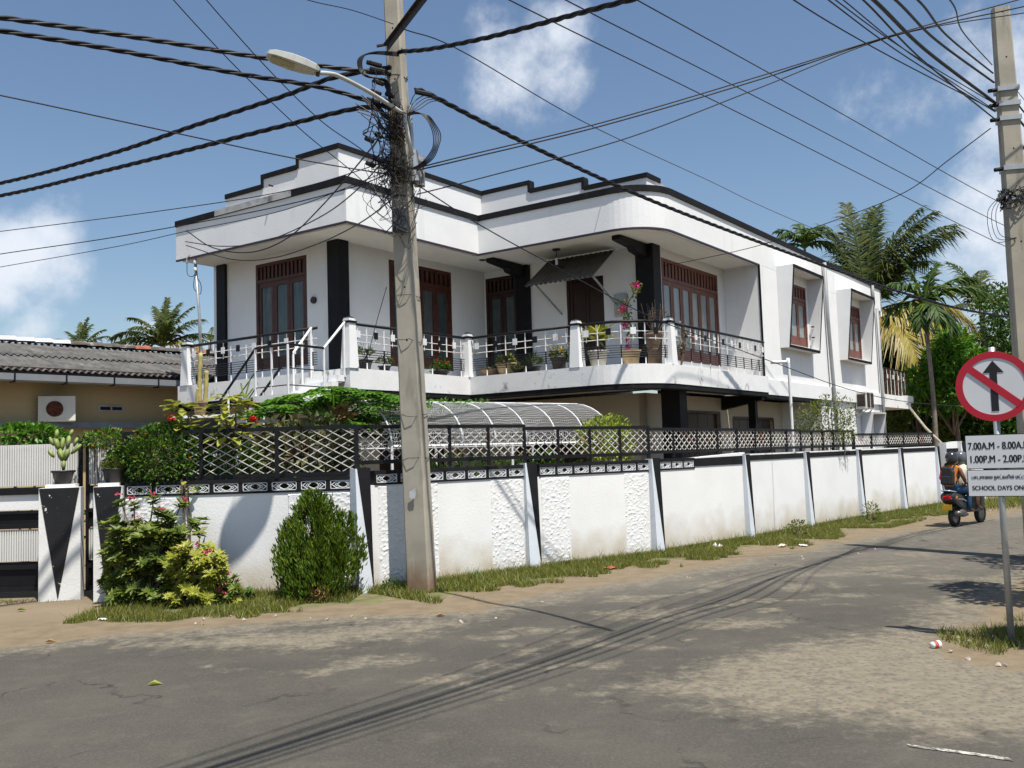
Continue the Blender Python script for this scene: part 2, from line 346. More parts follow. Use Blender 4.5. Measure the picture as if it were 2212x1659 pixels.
SANDY = [well(*q) for q in [(1366, 1296, 75, 12), (1546, 1266, 65, 10), (1716, 1271, 60, 9), (1750, 1243, 55, 6), (1406, 1328, 190, 17), (1606, 1352, 125, 19), (1306, 1396, 110, 11), (825, 1430, 125, 17),
                             (675, 1454, 110, 8), (975, 1470, 100, 16), (1050, 1382, 80, 6), (1180, 1365, 90, 10), (1250, 1440, 110, 10), (1900, 1230, 80, 7), (1980, 1200, 90, 8), (1650, 1300, 70, 6), (1850, 1290, 70, 8), (2050, 1250, 90, 8), (1460, 1240, 60, 5), (1200, 1300, 70, 7)]]
_r5 = random.Random(6)
for _ in range(60):
    _x = _r5.uniform(1050, 2000); _y = 1450 - (_x - 1050) * .20 + _r5.uniform(-95, 30)
    SANDY.append(well(_x, max(1190, _y), _r5.uniform(14, 60), _r5.uniform(2.5, 7)))
for _k in range(16): SANDY.append(well(450 + _k * 42, 1443 + _k * 3.2, 26, 2.2))
def road_mesh():
    xs = []; x = -40.0
    while x < 40: xs.append(x); x += .17 if -8 < x < 13 else (.6 if -14 < x < 20 else 2.0)
    ys = []; y = -10.0
    while y < 36: ys.append(y); y += .17 if 4.5 < y < 22 else .7
    nx, ny = len(xs), len(ys); vs_ = []; cols = []; keep = []
    for yy in ys:
        for xx in xs:
            wob = .35 * mnoise.noise((xx * .7, yy * .7, 0)) + .12 * mnoise.noise((xx * 3, yy * 3, 4))
            d = sdist(xx, yy, ROADP) + wob
            dust = sstep(-.45, .25, d); chip = 0.0
            w2 = .25 * mnoise.noise((xx * 1.6, yy * 1.6, 9)) + .12 * mnoise.noise((xx * 5, yy * 5, 2))
            for pl in CHIP:
                if 2 < yy < 26: chip = max(chip, .92 * (1 - sstep(-.9, .5, sdist(xx, yy, pl) + w2)))
            for (cx, cy, rx, ry, an) in SANDY:
                dx, dy = xx - cx, yy - cy; u = dx * math.cos(an) + dy * math.sin(an); v = -dx * math.sin(an) + dy * math.cos(an)
                chip = max(chip, .66 * (1 - sstep(.35, 1.35, math.hypot(u / rx, v / ry) + w2 * 1.6)))
            chip = max(chip, sstep(-1.1, -.2, d) * .72, .34 * (1 - sstep(12.4, 10.4, yy - .2 * xx)))
            vs_.append((xx, yy, .004 + .01 * sstep(.3, -.6, d))); cols.append((dust, chip, sstep(12.4, 10.4, yy - .2 * xx))); keep.append(d < .9)
    fs = [(j * nx + i, j * nx + i + 1, (j + 1) * nx + i + 1, (j + 1) * nx + i) for j in range(ny - 1) for i in range(nx - 1)
          if any(keep[k] for k in (j * nx + i, j * nx + i + 1, (j + 1) * nx + i + 1, (j + 1) * nx + i))]
    me = bpy.data.meshes.new('road'); me.from_pydata(vs_, [], fs)
    at_ = me.attributes.new('wear', 'FLOAT_COLOR', 'POINT'); at_.data.foreach_set('color', [q for c in cols for q in (*c, 1)])
    me.update(); return me
def road_material():
    m = bpy.data.materials.new('worn_asphalt'); m.use_nodes = True; nt = m.node_tree; N = nt.nodes; L = nt.links
    b = N['Principled BSDF']; b.inputs['Roughness'].default_value = .9; b.inputs['Specular IOR Level'].default_value = .25
    geo = N.new('ShaderNodeNewGeometry'); P = geo.outputs['Position']
    a = N.new('ShaderNodeAttribute'); a.attribute_name = 'wear'; sp = N.new('ShaderNodeSeparateColor'); L.new(a.outputs['Color'], sp.inputs[0])
    def noise(s, d=4, r=.6):
        n = N.new('ShaderNodeTexNoise'); n.inputs['Scale'].default_value = s; n.inputs['Detail'].default_value = d; n.inputs['Roughness'].default_value = r; L.new(P, n.inputs['Vector']); return n.outputs['Fac']
    def mth(op, x, y):
        n = N.new('ShaderNodeMath'); n.operation = op
        for i, v in enumerate((x, y)):
            if isinstance(v, (int, float)): n.inputs[i].default_value = v
            else: L.new(v, n.inputs[i])
        return n.outputs[0]
    def mr(v, a0, a1, b0=0., b1=1.):
        n = N.new('ShaderNodeMapRange'); n.interpolation_type = 'SMOOTHSTEP'; L.new(v, n.inputs[0])
        for i, q in enumerate((a0, a1, b0, b1)): n.inputs[i + 1].default_value = q
        return n.outputs[0]
    def mix(f, c1, c2):
        n = N.new('ShaderNodeMix'); n.data_type = 'RGBA'
        if isinstance(f, (int, float)): n.inputs[0].default_value = f
        else: L.new(f, n.inputs[0])
        for i, c in ((6, c1), (7, c2)):
            if isinstance(c, tuple): n.inputs[i].default_value = (*c, 1)
            else: L.new(c, n.inputs[i])
        return n.outputs[2]
    vor = N.new('ShaderNodeTexVoronoi'); vor.inputs['Scale'].default_value = 19; L.new(P, vor.inputs['Vector'])
    vor2 = N.new('ShaderNodeTexVoronoi'); vor2.inputs['Scale'].default_value = 70; L.new(P, vor2.inputs['Vector'])
    big = noise(.5, 5); fine = noise(55, 3); mid = noise(4, 6)
    asp = mix(mr(big, .3, .7), (.056, .052, .043), (.079, .072, .059))
    asp = mix(mr(fine, .42, .75, 0, .5), asp, (.125, .118, .10))
    asp = mix(mr(mid, .52, .8, 0, .55), asp, (.115, .104, .083))
    asp = mix(mr(noise(1.3, 7, .65), .52, .70, 0, .45), asp, (.105, .095, .078))
    asp = mix(mr(noise(14, 5, .7), .58, .74, 0, .5), asp, (.045, .042, .037))
    side = mix(mr(noise(.7, 6), .3, .7), (.082, .075, .062), (.115, .105, .087)); side = mix(mr(fine, .42, .75, 0, .5), side, (.15, .138, .115))
    asp = mix(sp.outputs[2], side, asp)
    dn = N.new('ShaderNodeTexNoise'); dn.inputs['Scale'].default_value = 2.5; dn.inputs['Detail'].default_value = 5; L.new(P, dn.inputs['Vector'])
    va = N.new('ShaderNodeVectorMath'); va.operation = 'MULTIPLY_ADD'; L.new(dn.outputs['Color'], va.inputs[0]); va.inputs[1].default_value = (.7, .7, .7); L.new(P, va.inputs[2])
    ve = N.new('ShaderNodeTexVoronoi'); ve.feature = 'DISTANCE_TO_EDGE'; ve.inputs['Scale'].default_value = .62; L.new(va.outputs[0], ve.inputs['Vector'])
    crack = mth('MULTIPLY', mr(ve.outputs['Distance'], .014, .004), mr(noise(.8, 3), .46, .6))
    asp = mix(mth('MULTIPLY', crack, .7), asp, (.025, .023, .02))
    stone = mr(mth('ADD', vor.outputs['Distance'], mth('MULTIPLY', mth('SUBTRACT', noise(38, 4), .5), .7)), .20, .42)
    sand = mix(mr(noise(9, 5), .35, .7), (.172, .149, .109), (.208, .181, .133))
    chipc = mix(stone, (.125, .112, .094), sand)
    chipc = mix(mr(vor2.outputs['Distance'], .1, .5, .25, 0), chipc, (.11, .098, .08))
    cf = mr(mth('ADD', sp.outputs[1], mth('MULTIPLY', mth('SUBTRACT', noise(4.5, 10, .78), .5), 2.3)), .22, .95)
    c = mix(cf, asp, chipc)
    dirt = mix(mr(mid, .35, .7), (.20, .157, .10), (.155, .118, .074))
    df = mr(mth('ADD', sp.outputs[0], mth('MULTIPLY', mth('SUBTRACT', noise(6, 8, .75), .5), 1.5)), .2, .85)
    c = mix(df, c, dirt)
    L.new(c, b.inputs['Base Color'])
    bp = N.new('ShaderNodeBump'); bp.inputs['Strength'].default_value = .45; bp.inputs['Distance'].default_value = .012
    L.new(mth('ADD', fine, mth('MULTIPLY', vor.outputs['Distance'], mth('MULTIPLY', cf, 1.0))), bp.inputs['Height']); L.new(bp.outputs[0], b.inputs['Normal'])
    return m
road = link('road', road_mesh(), road_material()); struct(road)
# worn white line painted on the main road
pl = [gr(1963, 1617), gr(2040, 1627), gr(2120, 1638), gr(2185, 1648)]
mb = MB(); rg = random.Random(3)
for i in range(len(pl) - 1):
    for k in range(6):
        a_ = pl[i].lerp(pl[i + 1], k / 6); b_ = pl[i].lerp(pl[i + 1], (k + 1) / 6)
        w0 = .022 + .012 * rg.random(); w1 = .022 + .012 * rg.random()
        mb.add([(a_.x, a_.y - w0, .019), (b_.x, b_.y - w1, .019), (b_.x, b_.y + w1, .019), (a_.x, a_.y + w0, .019)], [(0, 1, 2, 3)])
struct(mb.build('road_marking', mat('worn_road_paint', (.46, .44, .39), .85, .15, 22, c2=(.10, .093, .08), thr=.47, soft=.12)))

# ================================================================ the white house
C0 = Vector((-3.06, 18.03, 0)); HANG = math.atan2(.816, .578)
house = thing('corner_house', 'white two-storey flat-roofed house with black trim and curved balcony', 'house', C0, HANG)
HM = Matrix.Translation(C0) @ Matrix.Rotation(HANG, 4, 'Z')
def hw(a, b, z=0): return HM @ Vector((a, b, z))
def arc(cx, cy, r, a0, a1, n): return [(cx + r * math.cos(R(a0 + (a1 - a0) * i / n)), cy + r * math.sin(R(a0 + (a1 - a0) * i / n))) for i in range(n + 1)]
FP = [(0, 5.3), (0, 0), (4.15, 0)] + arc(5.1, -3.39, .95, 180, 270, 12) + [(21.5, -4.34)]
FPc = [(0, 5.3), (0, 0), (4.15, 0)] + arc(5.1, -3.39, .95, 180, 270, 12)
# main roof fascia (a ribbon), its black coping, drip edge and the soffit behind it
MB().ribbon(FPc + [(21.5, -4.34)], 6.30, 7.04, 0, .16).build('fascia', FASC, house)
MB().ribbon(FP, 7.04, 7.17, -.035, .2).build('coping', BAND, house)
MB().ribbon([(0, 3.9), (0, 1.5)], 7.045, 7.176, -.039, .21).build('coping', mat('weathered_grey_coping', (.42, .42, .42), .85, .2, 5, .2, 30, c2=(.2, .2, .2), thr=.55), house)
MB().ribbon(FPc + [(10.0, -4.34)], 6.262, 6.30, -.012, .03).build('drip_edge', mat('purple_black_edge', (.035, .026, .045), .6, .2, 6, c2=(.7, .7, .7), thr=.74, soft=.03), house)
MB().ribbon([(21.5, -4.34), (21.5, 4)], 6.13, 7.04, 0, .16).build('fascia', FASC, house)
MB().ribbon([(21.5 + .035, -4.37), (21.535, 4)], 7.04, 7.17, 0, .2).build('coping', BAND, house)
sof = [(.17, 5.3), (.17, .17), (4.3, .17)] + arc(5.1, -3.39, .79, 180, 270, 10) + [(21.3, -4.18), (21.3, 5.3)]
MB().prism(sof[::1], 6.29, 6.6).build('roof_slab', mat('soffit_white', (.70, .68, .63), .85, .04, 1.5, c2=(.52, .50, .46), thr=.6, soft=.25), house)
# stepped upper parapet
def parapet(path, z):
    p = MB().ribbon(path, 6.7, z - .10, 0, .14).build('parapet', WHITE, house)
    MB().ribbon(path, z - .10, z, -.03, .17).build('parapet_coping', BAND, p)
parapet([(0.04, 1.40), (0.04, .22), (4.6, .22), (4.6, -1.15)], 7.87)
parapet([(0.04, 2.46), (0.04, 1.402)], 7.68); parapet([(0.04, 3.62), (0.04, 2.462)], 7.48)
parapet([(4.6, -1.152), (4.6, -2.56)], 7.67); parapet([(4.6, -2.562), (4.6, -4.05), (5.2, -4.05)], 7.47)
for (p, q, z0, z1) in [((.04, 1.40), (.04, 1.34), 7.60, 7.84), ((.04, 2.46), (.04, 2.40), 7.40, 7.65), ((4.6, -1.1), (4.6, -1.16), 7.60, 7.84), ((4.6, -2.5), (4.6, -2.57), 7.40, 7.64)]:
    MB().ribbon([p, q], z0, z1, -.028, .166).build('parapet_coping', BAND, house)
# old concrete pieces left on the roof edge
MB().box(5.0, 5.3, -4.2, -4.05, 7.17, 7.28).build('roof_brick', STONE, house, bevel=.02)
# walls of the upper floor
def wall(axis, pos, u0, u1, z0, z1, ops, m, t=.16, name='wall'):
    mb = MB()
    def bx(ua, ub, za, zb):
        if ub - ua < 1e-4 or zb - za < 1e-4: return
        if axis == 'A': mb.box(pos, pos + t, ua, ub, za, zb)
        else: mb.box(ua, ub, pos, pos + t, za, zb)
    u = u0
    for ua, ub, za, zb in sorted(ops):
        bx(u, ua, z0, z1); bx(ua, ub, z0, za); bx(ua, ub, zb, z1); u = ub
    bx(u, u1, z0, z1); return mb.build(name, m, house)
DLEFT = (2.2, 3.84, 3.78, 6.13); DFRONT = (2.52, 4.7, 3.76, 6.12); DSIDE1 = (.23, 1.22, 3.7, 6.13); DSIDE2 = (-2.14, -1.14, 3.5, 5.78); DRIGHT = (6.42, 9.56, 3.78, 6.08)
wall('A', 1.0, 1.41, 5.3, 3.47, 6.29, [DLEFT], WHITE); wall('B', 1.25, 1.0, 6.0, 3.47, 6.29, [DFRONT], WHITE)
wall('A', 6.0, -3.4, 1.25, 3.47, 6.29, [DSIDE1, DSIDE2], WHITE); wall('B', -3.4, 6.16, 10.0, 3.47, 6.29, [DRIGHT], WHITE)
wall('A', 10.0, -4.34, -3.24, 3.07, 6.30, [], WHITE, .2)
MB().box(9.985, 10.0, -4.352, -4.30, 3.47, 6.27).build('black_edge', BAND, house)
W1 = (11.5, 13.45, 4.45, 6.12); W2 = (16.8, 18.75, 4.45, 6.12)
wall('B', -4.338, 10.2, 20.9, 3.0, 6.31, [W1, W2], WHITE, .2); wall('A', 20.7, -4.1, 4, 0, 6.31, [], WHITE, .2)
MB().box(1.16, 1.4, 5.1, 5.3, 3.47, 6.29).build('wall', WHITE, house)
MB().box(1.16, 20.7, 5.08, 5.3, 0, 6.3).build('wall', WHITE, house)
# plinth under the doors
# doors: frame is the part; panes, stiles and louvres are sub-parts
def door(axis, pos, o, n, glass, wood=WOOD, fan=.36, name='door', nsl=12, rail=.0):
    u0, u1, z0, z1 = o; fw = .07
    def bx(mb, ua, ub, za, zb, d0, d1):
        if axis == 'A': mb.box(pos + d0, pos + d1, ua, ub, za, zb)
        else: mb.box(ua, ub, pos + d0, pos + d1, za, zb)
        return mb
    f = MB(); e = .003
    bx(f, u0 + e, u0 + fw, z0 + e, z1 - e, .01, .12); bx(f, u1 - fw, u1 - e, z0 + e, z1 - e, .01, .12); bx(f, u0 + fw, u1 - fw, z1 - fw, z1 - e, .01, .12)
    zt = z1 - fan if fan else z1 - fw
    if fan: bx(f, u0 + fw, u1 - fw, zt - .07, zt, .01, .12)
    bx(f, u0 + fw, u1 - fw, z0 + e, z0 + .05, .012, .12)
    d = f.build(name, wood, house)
    if fan:
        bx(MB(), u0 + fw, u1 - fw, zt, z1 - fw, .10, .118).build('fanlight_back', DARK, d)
        w = (u1 - u0 - 2 * fw)
        for i in range(nsl):
            c = u0 + fw + w * (i + .5) / nsl; bx(MB(), c - w / nsl * .28, c + w / nsl * .28, zt, z1 - fw, .04, .075).build('louvre', wood, d)
    zt2 = zt - (.07 if fan else 0); w = (u1 - u0 - 2 * fw) / n
    for i in range(n):
        a = u0 + fw + w * i; st = min(.085, w * .22); lf = MB()
        bx(lf, a + .004, a + st, z0 + .055, zt2 - .004, .03, .08); bx(lf, a + w - st, a + w - .004, z0 + .055, zt2 - .004, .03, .08)
        bx(lf, a + st, a + w - st, zt2 - .11, zt2 - .004, .03, .08); bx(lf, a + st, a + w - st, z0 + .055, z0 + .055 + .2 + rail, .03, .08)
        lf.build('leaf_frame', wood, d)
        bx(MB(), a + st - .005, a + w - st + .005, z0 + .25 + rail, zt2 - .105, .05, .062).build('pane', glass, d)
    return d
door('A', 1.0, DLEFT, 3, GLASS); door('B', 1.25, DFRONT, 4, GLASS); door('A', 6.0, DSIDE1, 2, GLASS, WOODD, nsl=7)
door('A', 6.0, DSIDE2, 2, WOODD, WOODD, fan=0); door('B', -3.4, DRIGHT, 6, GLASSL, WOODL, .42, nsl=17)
MB().box(6.2, 10.0, -3.22, -3.2, 3.5, 6.28).build('dark_room_sheet', DARK, house)  # near-black sheets stand in for the unlit rooms behind the doors
MB().box(1.2, 6.1, 1.44, 1.46, 3.5, 6.28).build('dark_room_sheet', DARK, house); MB().box(6.18, 6.2, -3.2, 1.4, 3.5, 6.28).build('dark_room_sheet', DARK, house); MB().box(1.22, 1.24, 1.5, 5.0, 3.5, 6.28).build('dark_room_sheet', DARK, house)
# black columns and brackets of the balcony
MB().box(.9, 1.2, 1.15, 1.48, 3.47, 6.285).build('column', BLACK, house); MB().box(.93, 1.12, 4.82, 5.12, 3.47, 6.286).build('column', BLACK, house)
MB().box(5.85, 6.02, -.14, .2, 3.47, 6.286).build('column', BLACK, house); MB().box(5.84, 6.2, -3.5, -3.06, 3.47, 6.286).build('column', BLACK, house)
for b in (.03, -3.28):
    MB().extr([(5.84, b - .1, 6.28), (4.6, b - .1, 6.28), (4.6, b - .1, 6.19), (5.25, b - .1, 6.13), (5.3, b - .1, 6.06), (5.84, b - .1, 5.98)], (0, .2, 0)).build('bracket', BLACK, house)
# slanted window hoods on the long side
def hood(a0, a1, aw, name='window_hood'):
    B = -4.34; zt, zb, pt, pb, t = 6.42, 4.29, .45, .24, .05
    m = MB(); A0, A1 = a0 - .02, a1 + .02
    m.extr([(a0, B, zb), (a0, B, zt), (a0, B - pt, zt), (a0, B - pb, zb)], (t, 0, 0))
    m.extr([(a1 - t, B, zb), (a1 - t, B, zt), (a1 - t, B - pt, zt), (a1 - t, B - pb, zb)], (t, 0, 0))
    m.extr([(a0 + t, B, zt - t), (a0 + t, B, zt), (a0 + t, B - pt + .0, zt), (a0 + t, B - pt + .006, zt - t)], (a1 - a0 - 2 * t, 0, 0))
    m.extr([(a0 + t, B, zb), (a0 + t, B, zb + t), (a0 + t, B - pb - .005, zb + t), (a0 + t, B - pb, zb)], (a1 - a0 - 2 * t, 0, 0))
    h = m.build(name, WHITE, house)
    s = MB()
    for z0, z1, q0, q1 in ((zt - .07, zt + .002, pt - .007, pt),):
        s.extr([(a0, B - pt - .012, zt + .002), (a0, B - pt + .01, zt + .002), (a0, B - pt + .018, zt - .07), (a0, B - pt - .003, zt - .07)], (a1 - a0, 0, 0))
    s.extr([(a0, B - pb - .02, zb + .07), (a0, B - pb, zb + .07), (a0, B - pb + .005, zb - .002), (a0, B - pb - .012, zb - .002)], (a1 - a0, 0, 0))
    for aa in (a0, a1 - .045):
        s.extr([(aa, B - pt - .012, zt - .07), (aa, B - pt + .01, zt - .07), (aa, B - pb, zb + .07), (aa, B - pb - .018, zb + .07)], (.045, 0, 0))
    s.build('black_border', BAND, h); return h
hood(11.2, 13.65, 0); hood(16.3, 18.85, 0)
for w in (W1, W2): door('B', -4.338, (w[0], w[1], w[2], w[3]), 3, GLASSL, WOODL, .34, name='window', nsl=8)
MB().box(10.4, 20.6, -4.1, -4.08, 3.2, 6.28).build('dark_room_sheet', DARK, house)
for z in (4.72, 5.02): MB().box(13.5, 13.59, -4.48, -4.42, z, z + .03).build('hook', STEELB, house)
# balcony slab, its dark underside band, rear balcony
BP = [(-.1, 5.13), (-.1, -.12), (3.55, -.12)] + arc(4.85, -3.16, 1.3, 180, 270, 14) + [(9.9, -4.46)]
inner = [(9.9, -3.2), (6.1, -3.2), (6.1, 1.4), (1.1, 1.4), (1.1, 5.13)]
MB().prism(BP + inner, 3.08, 3.47).build('balcony_slab', SLAB, house)
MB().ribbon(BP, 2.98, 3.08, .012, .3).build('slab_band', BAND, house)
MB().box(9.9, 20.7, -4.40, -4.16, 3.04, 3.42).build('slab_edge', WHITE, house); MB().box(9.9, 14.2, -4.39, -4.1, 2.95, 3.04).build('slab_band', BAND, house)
MB().box(20.9, 24.6, -4.40, -1.5, 2.98, 3.42).build('rear_balcony', SLAB, house); MB().box(23.9, 24.9, -4.43, -1.4, 3.2, 3.46).build('rear_balcony', SLAB, house)
rr = MB().tube([hw_ for hw_ in [(20.95, -4.3, 4.35), (24.6, -4.3, 4.35)]], .025).build('rear_railing', IRON, house)
for i in range(15):
    a = 21.05 + i * .25; MB().tube([(a, -4.3, 3.42), (a, -4.3, 4.35)], .014, 5).build('baluster', RUSTW if i % 2 else RUST, rr)
    if i % 3 == 0: MB().box(a - .05, a + .05, -4.33, -4.31, 4.0, 4.15).build('plate', WIRON, rr)
# ground floor
wall('B', -3.3, 5.6, 14.0, 0, 3.0, [(7.3, 9.5, .4, 2.6), (10.4, 13.2, .4, 2.5)], CREAM); wall('A', 5.6, -3.3, 1.1, 0, 3.0, [(-1.9, .2, .3, 2.2)], CREAM); wall('B', 1.1, 1.1, 5.6, 0, 3.0, [(2, 4, .1, 2.3)], CREAM); wall('A', 1.1, 1.26, 5.2, 0, 3.05, [(2.2, 4.2, .3, 2.4)], CREAM)
wall('B', -4.33, 14.0, 20.7, 0, 3.0, [], WHITE, .2); wall('A', 14.0, -4.33, -3.2, 0, 3.0, [], WHITE, .2)
for a0, a1, b0, b1 in [(5.5, 5.85, -4.15, -3.72), (9.6, 9.76, -4.2, -4.02)]: MB().box(a0, a1, b0, b1, 0, 3.07).build('column', BLACK, house)
for a in (9.65,): MB().extr([(a, -4.36, 3.0), (a, -3.3, 3.0), (a, -3.3, 2.7), (a, -4.36, 2.9)], (.2, 0, 0)).build('bracket', BLACK, house)
def opening(axis, pos, o, n, m=WOODD):
    u0, u1, z0, z1 = o; d = None
    for i in range(n):
        a = u0 + (u1 - u0) * i / n + .01; b = u0 + (u1 - u0) * (i + 1) / n - .01
        q = MB().box(pos + .08, pos + .12, a, b, z0, z1) if axis == 'A' else MB().box(a, b, pos + .08, pos + .12, z0, z1)
        if d is None:
            fr = MB()
            if axis == 'B': fr.box(u0 - .05, u1 + .05, pos - .01, pos + .1, z1, z1 + .06); fr.box(u0 - .06, u0, pos - .012, pos + .1, z0, z1); fr.box(u1, u1 + .06, pos - .012, pos + .1, z0, z1)
            else: fr.box(pos - .01, pos + .1, u0 - .05, u1 + .05, z1, z1 + .06)
            d = fr.build('shutter_frame', m, house)
        q.build('shutter', m, d)
opening('B', -3.3, (7.3, 9.5, .4, 2.6), 4, WOODD); opening('B', -3.3, (10.4, 13.2, .4, 2.5), 5, WOODD); opening('A', 5.6, (-1.9, .2, .3, 2.2), 3); opening('B', 1.1, (2, 4, .1, 2.3), 3); opening('A', 1.1, (2.2, 4.2, .3, 2.4), 3)
# downpipes
DPIPE = mat('grey_downpipe', (.26, .265, .27), .5, .12, 3)
for pts in ([(15.0, -4.43, 7.06), (15.03, -4.43, 5.4), (15.15, -4.46, 3.2), (15.2, -4.46, 0)], [(20.5, -4.43, 6.3), (20.55, -4.45, 0)], [(20.2, -4.40, 7.05), (20.22, -4.40, 6.4)]):
    MB().tube(pts, .055, 10).build('downpipe', DPIPE, house, True)
hd = MB().extr([(18.2, -4.335, 1.0), (18.2, -4.335, 2.75), (18.2, -4.72, 2.75), (18.2, -4.40, 1.0)], (.05, 0, 0)).extr([(19.7, -4.335, 1.0), (19.7, -4.335, 2.75), (19.7, -4.72, 2.75), (19.7, -4.40, 1.0)], (.05, 0, 0)).extr([(18.25, -4.335, 2.70), (18.25, -4.335, 2.75), (18.25, -4.72, 2.75), (18.25, -4.71, 2.70)], (1.45, 0, 0)).build('window_hood', WHITE, house)
# wall fittings: vent disc, meter board, ceiling lamp rose
MB().tube([(1.0, 1.98, 5.12), (.955, 1.98, 5.12)], .075, 16).build('wall_disc', WOODD, house)
MB().box(5.955, 5.995, -2.75, -2.42, 4.78, 5.28).build('meter_board', GREYM, house); MB().box(5.945, 5.955, -2.72, -2.46, 4.82, 4.92).build('meter_label', mat('label_yellow', (.45, .36, .20), .7), house)
MB().tube([(4.9, -1.6, 6.289), (4.9, -1.6, 6.26)], .09, 14).build('lamp_rose', WOODD, house); MB().tube([(4.9, -1.6, 6.26), (4.9, -1.6, 6.08)], .008, 6).build('lamp_cord', CABLE, house); MB().lathe([(.018, 0), (.03, .02), (.03, .12), (.02, .16)], 10, (4.9, -1.6, 5.93)).build('lamp_bulb', WIRON, house)
MB().tube([(4.7, .3, 6.289), (4.7, .3, 6.27)], .085, 14).build('lamp_rose', WOODD, house)
MB().tube([(-.02, 2.05, 7.36), (-.12, 2.05, 7.36)], .02, 8).build('wall_spigot', RUST, house)
ac2 = thing('air_conditioner', 'white air conditioner box with two brown grilles on right facade', 'air conditioner', hw(18.0, -4.36, 2.83), HANG)
MB().box(-.42, .42, -.34, .0, 0, .55).build('casing', ACW, ac2, bevel=.015); MB().box(-.36, -.05, -.352, -.34, .05, .50).build('grille', STEELB, ac2); MB().box(.05, .36, -.352, -.34, .05, .50).build('grille', STEELB, ac2); MB().box(-.432, -.42, -.30, -.06, .08, .46).build('grille', STEELB, ac2)
for x in (-.3, .3): MB().bar((x, .02, -.25), (x, -.3, -.02), .03).build('bracket', GREYM, ac2)
# corrugated tin awning over the side door
aw = MB(); n = 60
for i in range(n + 1):
    b = -2.63 + 1.78 * i / n; w = .018 * math.cos(i / n * 2 * math.pi * 14)
    aw.v += [(5.74, b, 6.255 + w * .6), (4.7, b, 5.51 + w)]
for i in range(n): aw.f.append((2 * i, 2 * i + 2, 2 * i + 3, 2 * i + 1))
aw = aw.build('tin_awning', mat('dull_tin', (.13, .115, .095), .6, .2, 5, c2=(.07, .05, .04), thr=.58), house); sm = aw.modifiers.new('thick', 'SOLIDIFY'); sm.thickness = .006
for b in (-2.5, -1.0): MB().bar((6.0, b, 5.0), (4.85, b, 5.60), .035).build('awning_strut', GREYM, house)
MB().bar((4.8, -2.6, 5.55), (4.8, -.9, 5.55), .03).build('awning_rail', GREYM, house)

# balcony railings
RAILZ = 4.33
def post(a, b, w=.21, top=4.40):
    p = MB(); h = w / 2; k = h * 1.15
    p.add([(a - k, b - k, 3.47), (a + k, b - k, 3.47), (a + k, b + k, 3.47), (a - k, b + k, 3.47), (a - h * .8, b - h * .8, top), (a + h * .8, b - h * .8, top), (a + h * .8, b + h * .8, top), (a - h * .8, b + h * .8, top)],
          [(3, 2, 1, 0), (4, 5, 6, 7), (0, 1, 5, 4), (1, 2, 6, 5), (2, 3, 7, 6), (3, 0, 4, 7)])
    o = p.build('railing_post', WHITE, house)
    MB().box(a - h * .98, a + h * .98, b - h * .98, b + h * .98, top - .075, top - .03).build('black_collar', BLACK, o)
    MB().box(a - h * .7, a + h * .7, b - h * .7, b + h * .7, top, top + .03).build('cap', WHITE, o)
    MB().add([(a - h * .75, b - h * .75, top + .03), (a + h * .75, b - h * .75, top + .03), (a + h * .75, b + h * .75, top + .03), (a - h * .75, b + h * .75, top + .03), (a, b, top + .075)], [(3, 2, 1, 0), (0, 1, 4), (1, 2, 4), (2, 3, 4), (3, 0, 4)]).build('cap', BLACK, o)
for a, b in ((-.0, 4.9), (0, -.02), (3.62, -.02), (3.66, -2.8), (4.75, -4.33)): post(a, b)
def along(path, s):
    d = 0
    for i in range(len(path) - 1):
        p, q = Vector(path[i]), Vector(path[i + 1]); l = (q - p).length
        if d + l >= s or i == len(path) - 2: t = (s - d) / l; return p.lerp(q, t), (q - p).normalized()
        d += l
def plen(path): return sum((Vector(path[i + 1]) - Vector(path[i])).length for i in range(len(path) - 1))
def railing(path):
    r = MB().tube([(x, y, RAILZ) for x, y in path], .03, 8).build('balcony_railing', IRON, house, True)
    for z in (4.13, 3.99): MB().tube([(x, y, z) for x, y in path], .009, 5).build('rail_rod', RUSTW, r)
    for k in range(6): MB().tube([(x, y, 3.62 + .047 * k) for x, y in path], .007, 4).build('rail_rod', IRON, r)
    L = plen(path); n = max(2, round(L / .245)); k = 0
    for i in range(n):
        p, d = along(path, L * (i + .5) / n)
        if i % 2:
            MB().tube([(p.x, p.y, 3.87), (p.x, p.y, RAILZ)], .013, 5).build('baluster', WIRON, r); MB().tube([(p.x, p.y, 3.60), (p.x, p.y, 3.87)], .013, 5).build('baluster', IRON, r)
            MB().tube([(p.x, p.y, 3.46), (p.x, p.y, 3.60)], .013, 5).build('baluster', WIRON, r)
        else:
            k += 1; MB().tube([(p.x, p.y, 3.96), (p.x, p.y, RAILZ)], .009, 5).build('baluster', WIRON, r)
            MB().bar((p.x - d.x * .056 + d.y * .016, p.y - d.y * .056 - d.x * .016, 4.14), (p.x + d.x * .056 + d.y * .016, p.y + d.y * .056 - d.x * .016, 4.14), .01, .135).build('plate', WIRON if k % 2 else IRON, r)
carc = arc(4.85, -3.16, 1.2, 195, 262, 12)
railing([(0, 4.8), (0, .86)]); railing([(.1, -.02), (3.5, -.02)]); railing([(3.64, -.14), (3.66, -2.68)]); railing([(3.66, -2.9)] + carc[1:]); railing([(4.87, -4.36), (9.95, -4.36)])

